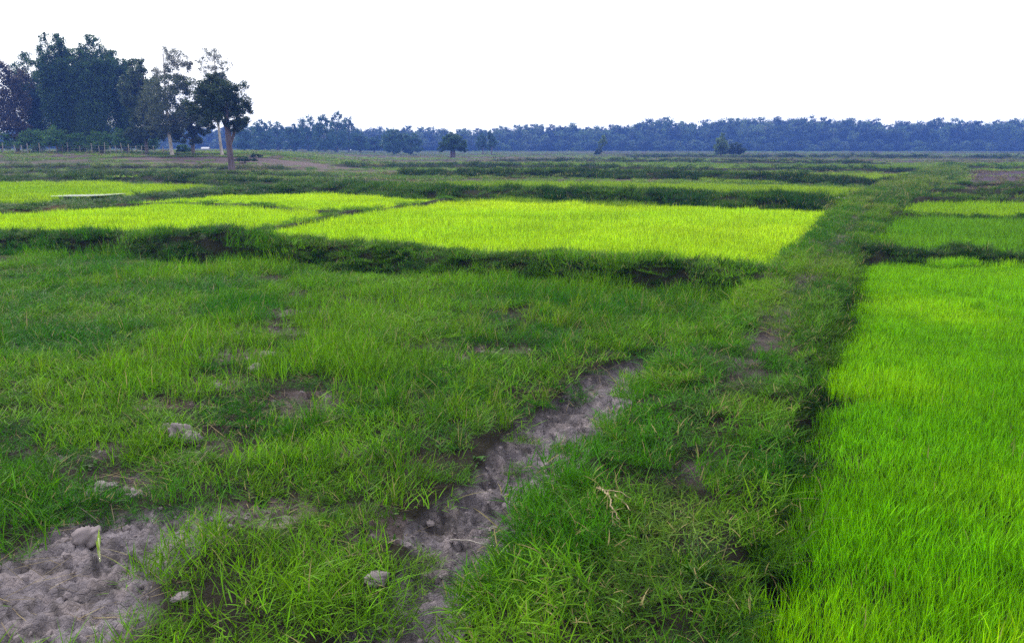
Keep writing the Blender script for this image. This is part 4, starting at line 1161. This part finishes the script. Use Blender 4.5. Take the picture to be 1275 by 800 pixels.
# scrap of white plastic on the second bund
import bmesh
bm = bmesh.new(); bmesh.ops.create_grid(bm, x_segments=12, y_segments=8, size=1)
for v in bm.verts:
    n_ = float(fbm(np.array([v.co.x * 2.2 + 4]), np.array([v.co.y * 2.2]), 5, 3)[0])
    v.co.z = n_ * .9 + .5 * (1 - abs(v.co.x)); v.co.x *= .8 + .4 * n_
bmesh.ops.solidify(bm, geom=bm.faces[:], thickness=.03)
me = bpy.data.meshes.new('plastic_scrap'); bm.to_mesh(me); bm.free(); me.materials.append(plain_material('white_plastic', (.7, .72, .74), .4, .1))
x, y = G(1046, 246, .3); z = float(height(np.array([x]), np.array([y]))[0])
o = add('plastic_scrap', me, None, (x, y, z + .2), 'scrap of white plastic caught on the second bund by the path', 'litter'); o.scale = (.13, .08, .1)

# ------------------------------------------------------------------ haze
HZ, nt, out = newmat('haze')
pv = nt.nodes.new('ShaderNodeVolumePrincipled'); pv.inputs['Color'].default_value = (.10, .22, .74, 1); pv.inputs['Density'].default_value = .00125; pv.inputs['Anisotropy'].default_value = 0
link(nt, pv.outputs[0], out.inputs['Volume'])
me = bpy.data.meshes.new('haze'); s_ = 425; z0, z1 = -1.6, 22
me.from_pydata([(-s_, -s_, z0), (s_, -s_, z0), (s_, s_, z0), (-s_, s_, z0), (-s_, -s_, z1), (s_, -s_, z1), (s_, s_, z1), (-s_, s_, z1)], [],
               [(3, 2, 1, 0), (4, 5, 6, 7), (0, 1, 5, 4), (1, 2, 6, 5), (2, 3, 7, 6), (3, 0, 4, 7)])
me.materials.append(HZ); add('haze', me, kind='stuff', label='thin blue evening haze over the whole plain', cat='haze')

# ------------------------------------------------------------------ light
w = bpy.data.worlds.new('World'); sc.world = w; w.use_nodes = True
nt = w.node_tree; nt.nodes.clear()
sky = nt.nodes.new('ShaderNodeTexSky'); sky.sky_type = 'NISHITA'; sky.sun_disc = False
EL, AZ = R(42), R(-40)
sky.sun_elevation = EL; sky.sun_rotation = AZ; sky.dust_density = 4.0; sky.air_density = 1.0
hs = nt.nodes.new('ShaderNodeHueSaturation'); hs.inputs['Saturation'].default_value = .22
bg = nt.nodes.new('ShaderNodeBackground'); bg.inputs['Strength'].default_value = .15
wo = nt.nodes.new('ShaderNodeOutputWorld')
link(nt, sky.outputs[0], hs.inputs['Color']); cl = nt.nodes.new('ShaderNodeMix'); cl.data_type = 'RGBA'; cl.inputs[0].default_value = .72; cl.inputs[7].default_value = (9.2, 9.35, 9.4, 1)
link(nt, hs.outputs[0], cl.inputs[6]); link(nt, cl.outputs[2], bg.inputs['Color']); link(nt, bg.outputs[0], wo.inputs['Surface'])
sl = bpy.data.lights.new('sun', 'SUN'); sl.energy = 2.6; sl.angle = R(11); sl.color = (1, .96, .88)
so = bpy.data.objects.new('sun', sl); COL.objects.link(so)
dv = Vector((math.sin(AZ) * math.cos(EL), math.cos(AZ) * math.cos(EL), math.sin(EL)))
so.rotation_euler = dv.to_track_quat('Z', 'Y').to_euler(); so.location = dv * 50 + Vector((0, 0, 10))

# ------------------------------------------------------------------ camera
cd = bpy.data.cameras.new('camera'); cam = bpy.data.objects.new('camera', cd); COL.objects.link(cam)
cd.sensor_width = 36; cd.lens = 36 * F / 1275; cd.clip_start = .05; cd.clip_end = 2000
cam.location = (0, 0, CH); cam.rotation_euler = (math.pi / 2 - PITCH, 0, 0)
sc.camera = cam

sc.view_settings.view_transform = 'Standard'; sc.view_settings.look = 'None'; sc.view_settings.gamma = 1
sc.view_settings.exposure = 0.78
c = sc.cycles
c.max_bounces = 6; c.diffuse_bounces = 2; c.transmission_bounces = 3; c.glossy_bounces = 2; c.volume_bounces = 0; c.transparent_max_bounces = 8
c.use_denoising = False
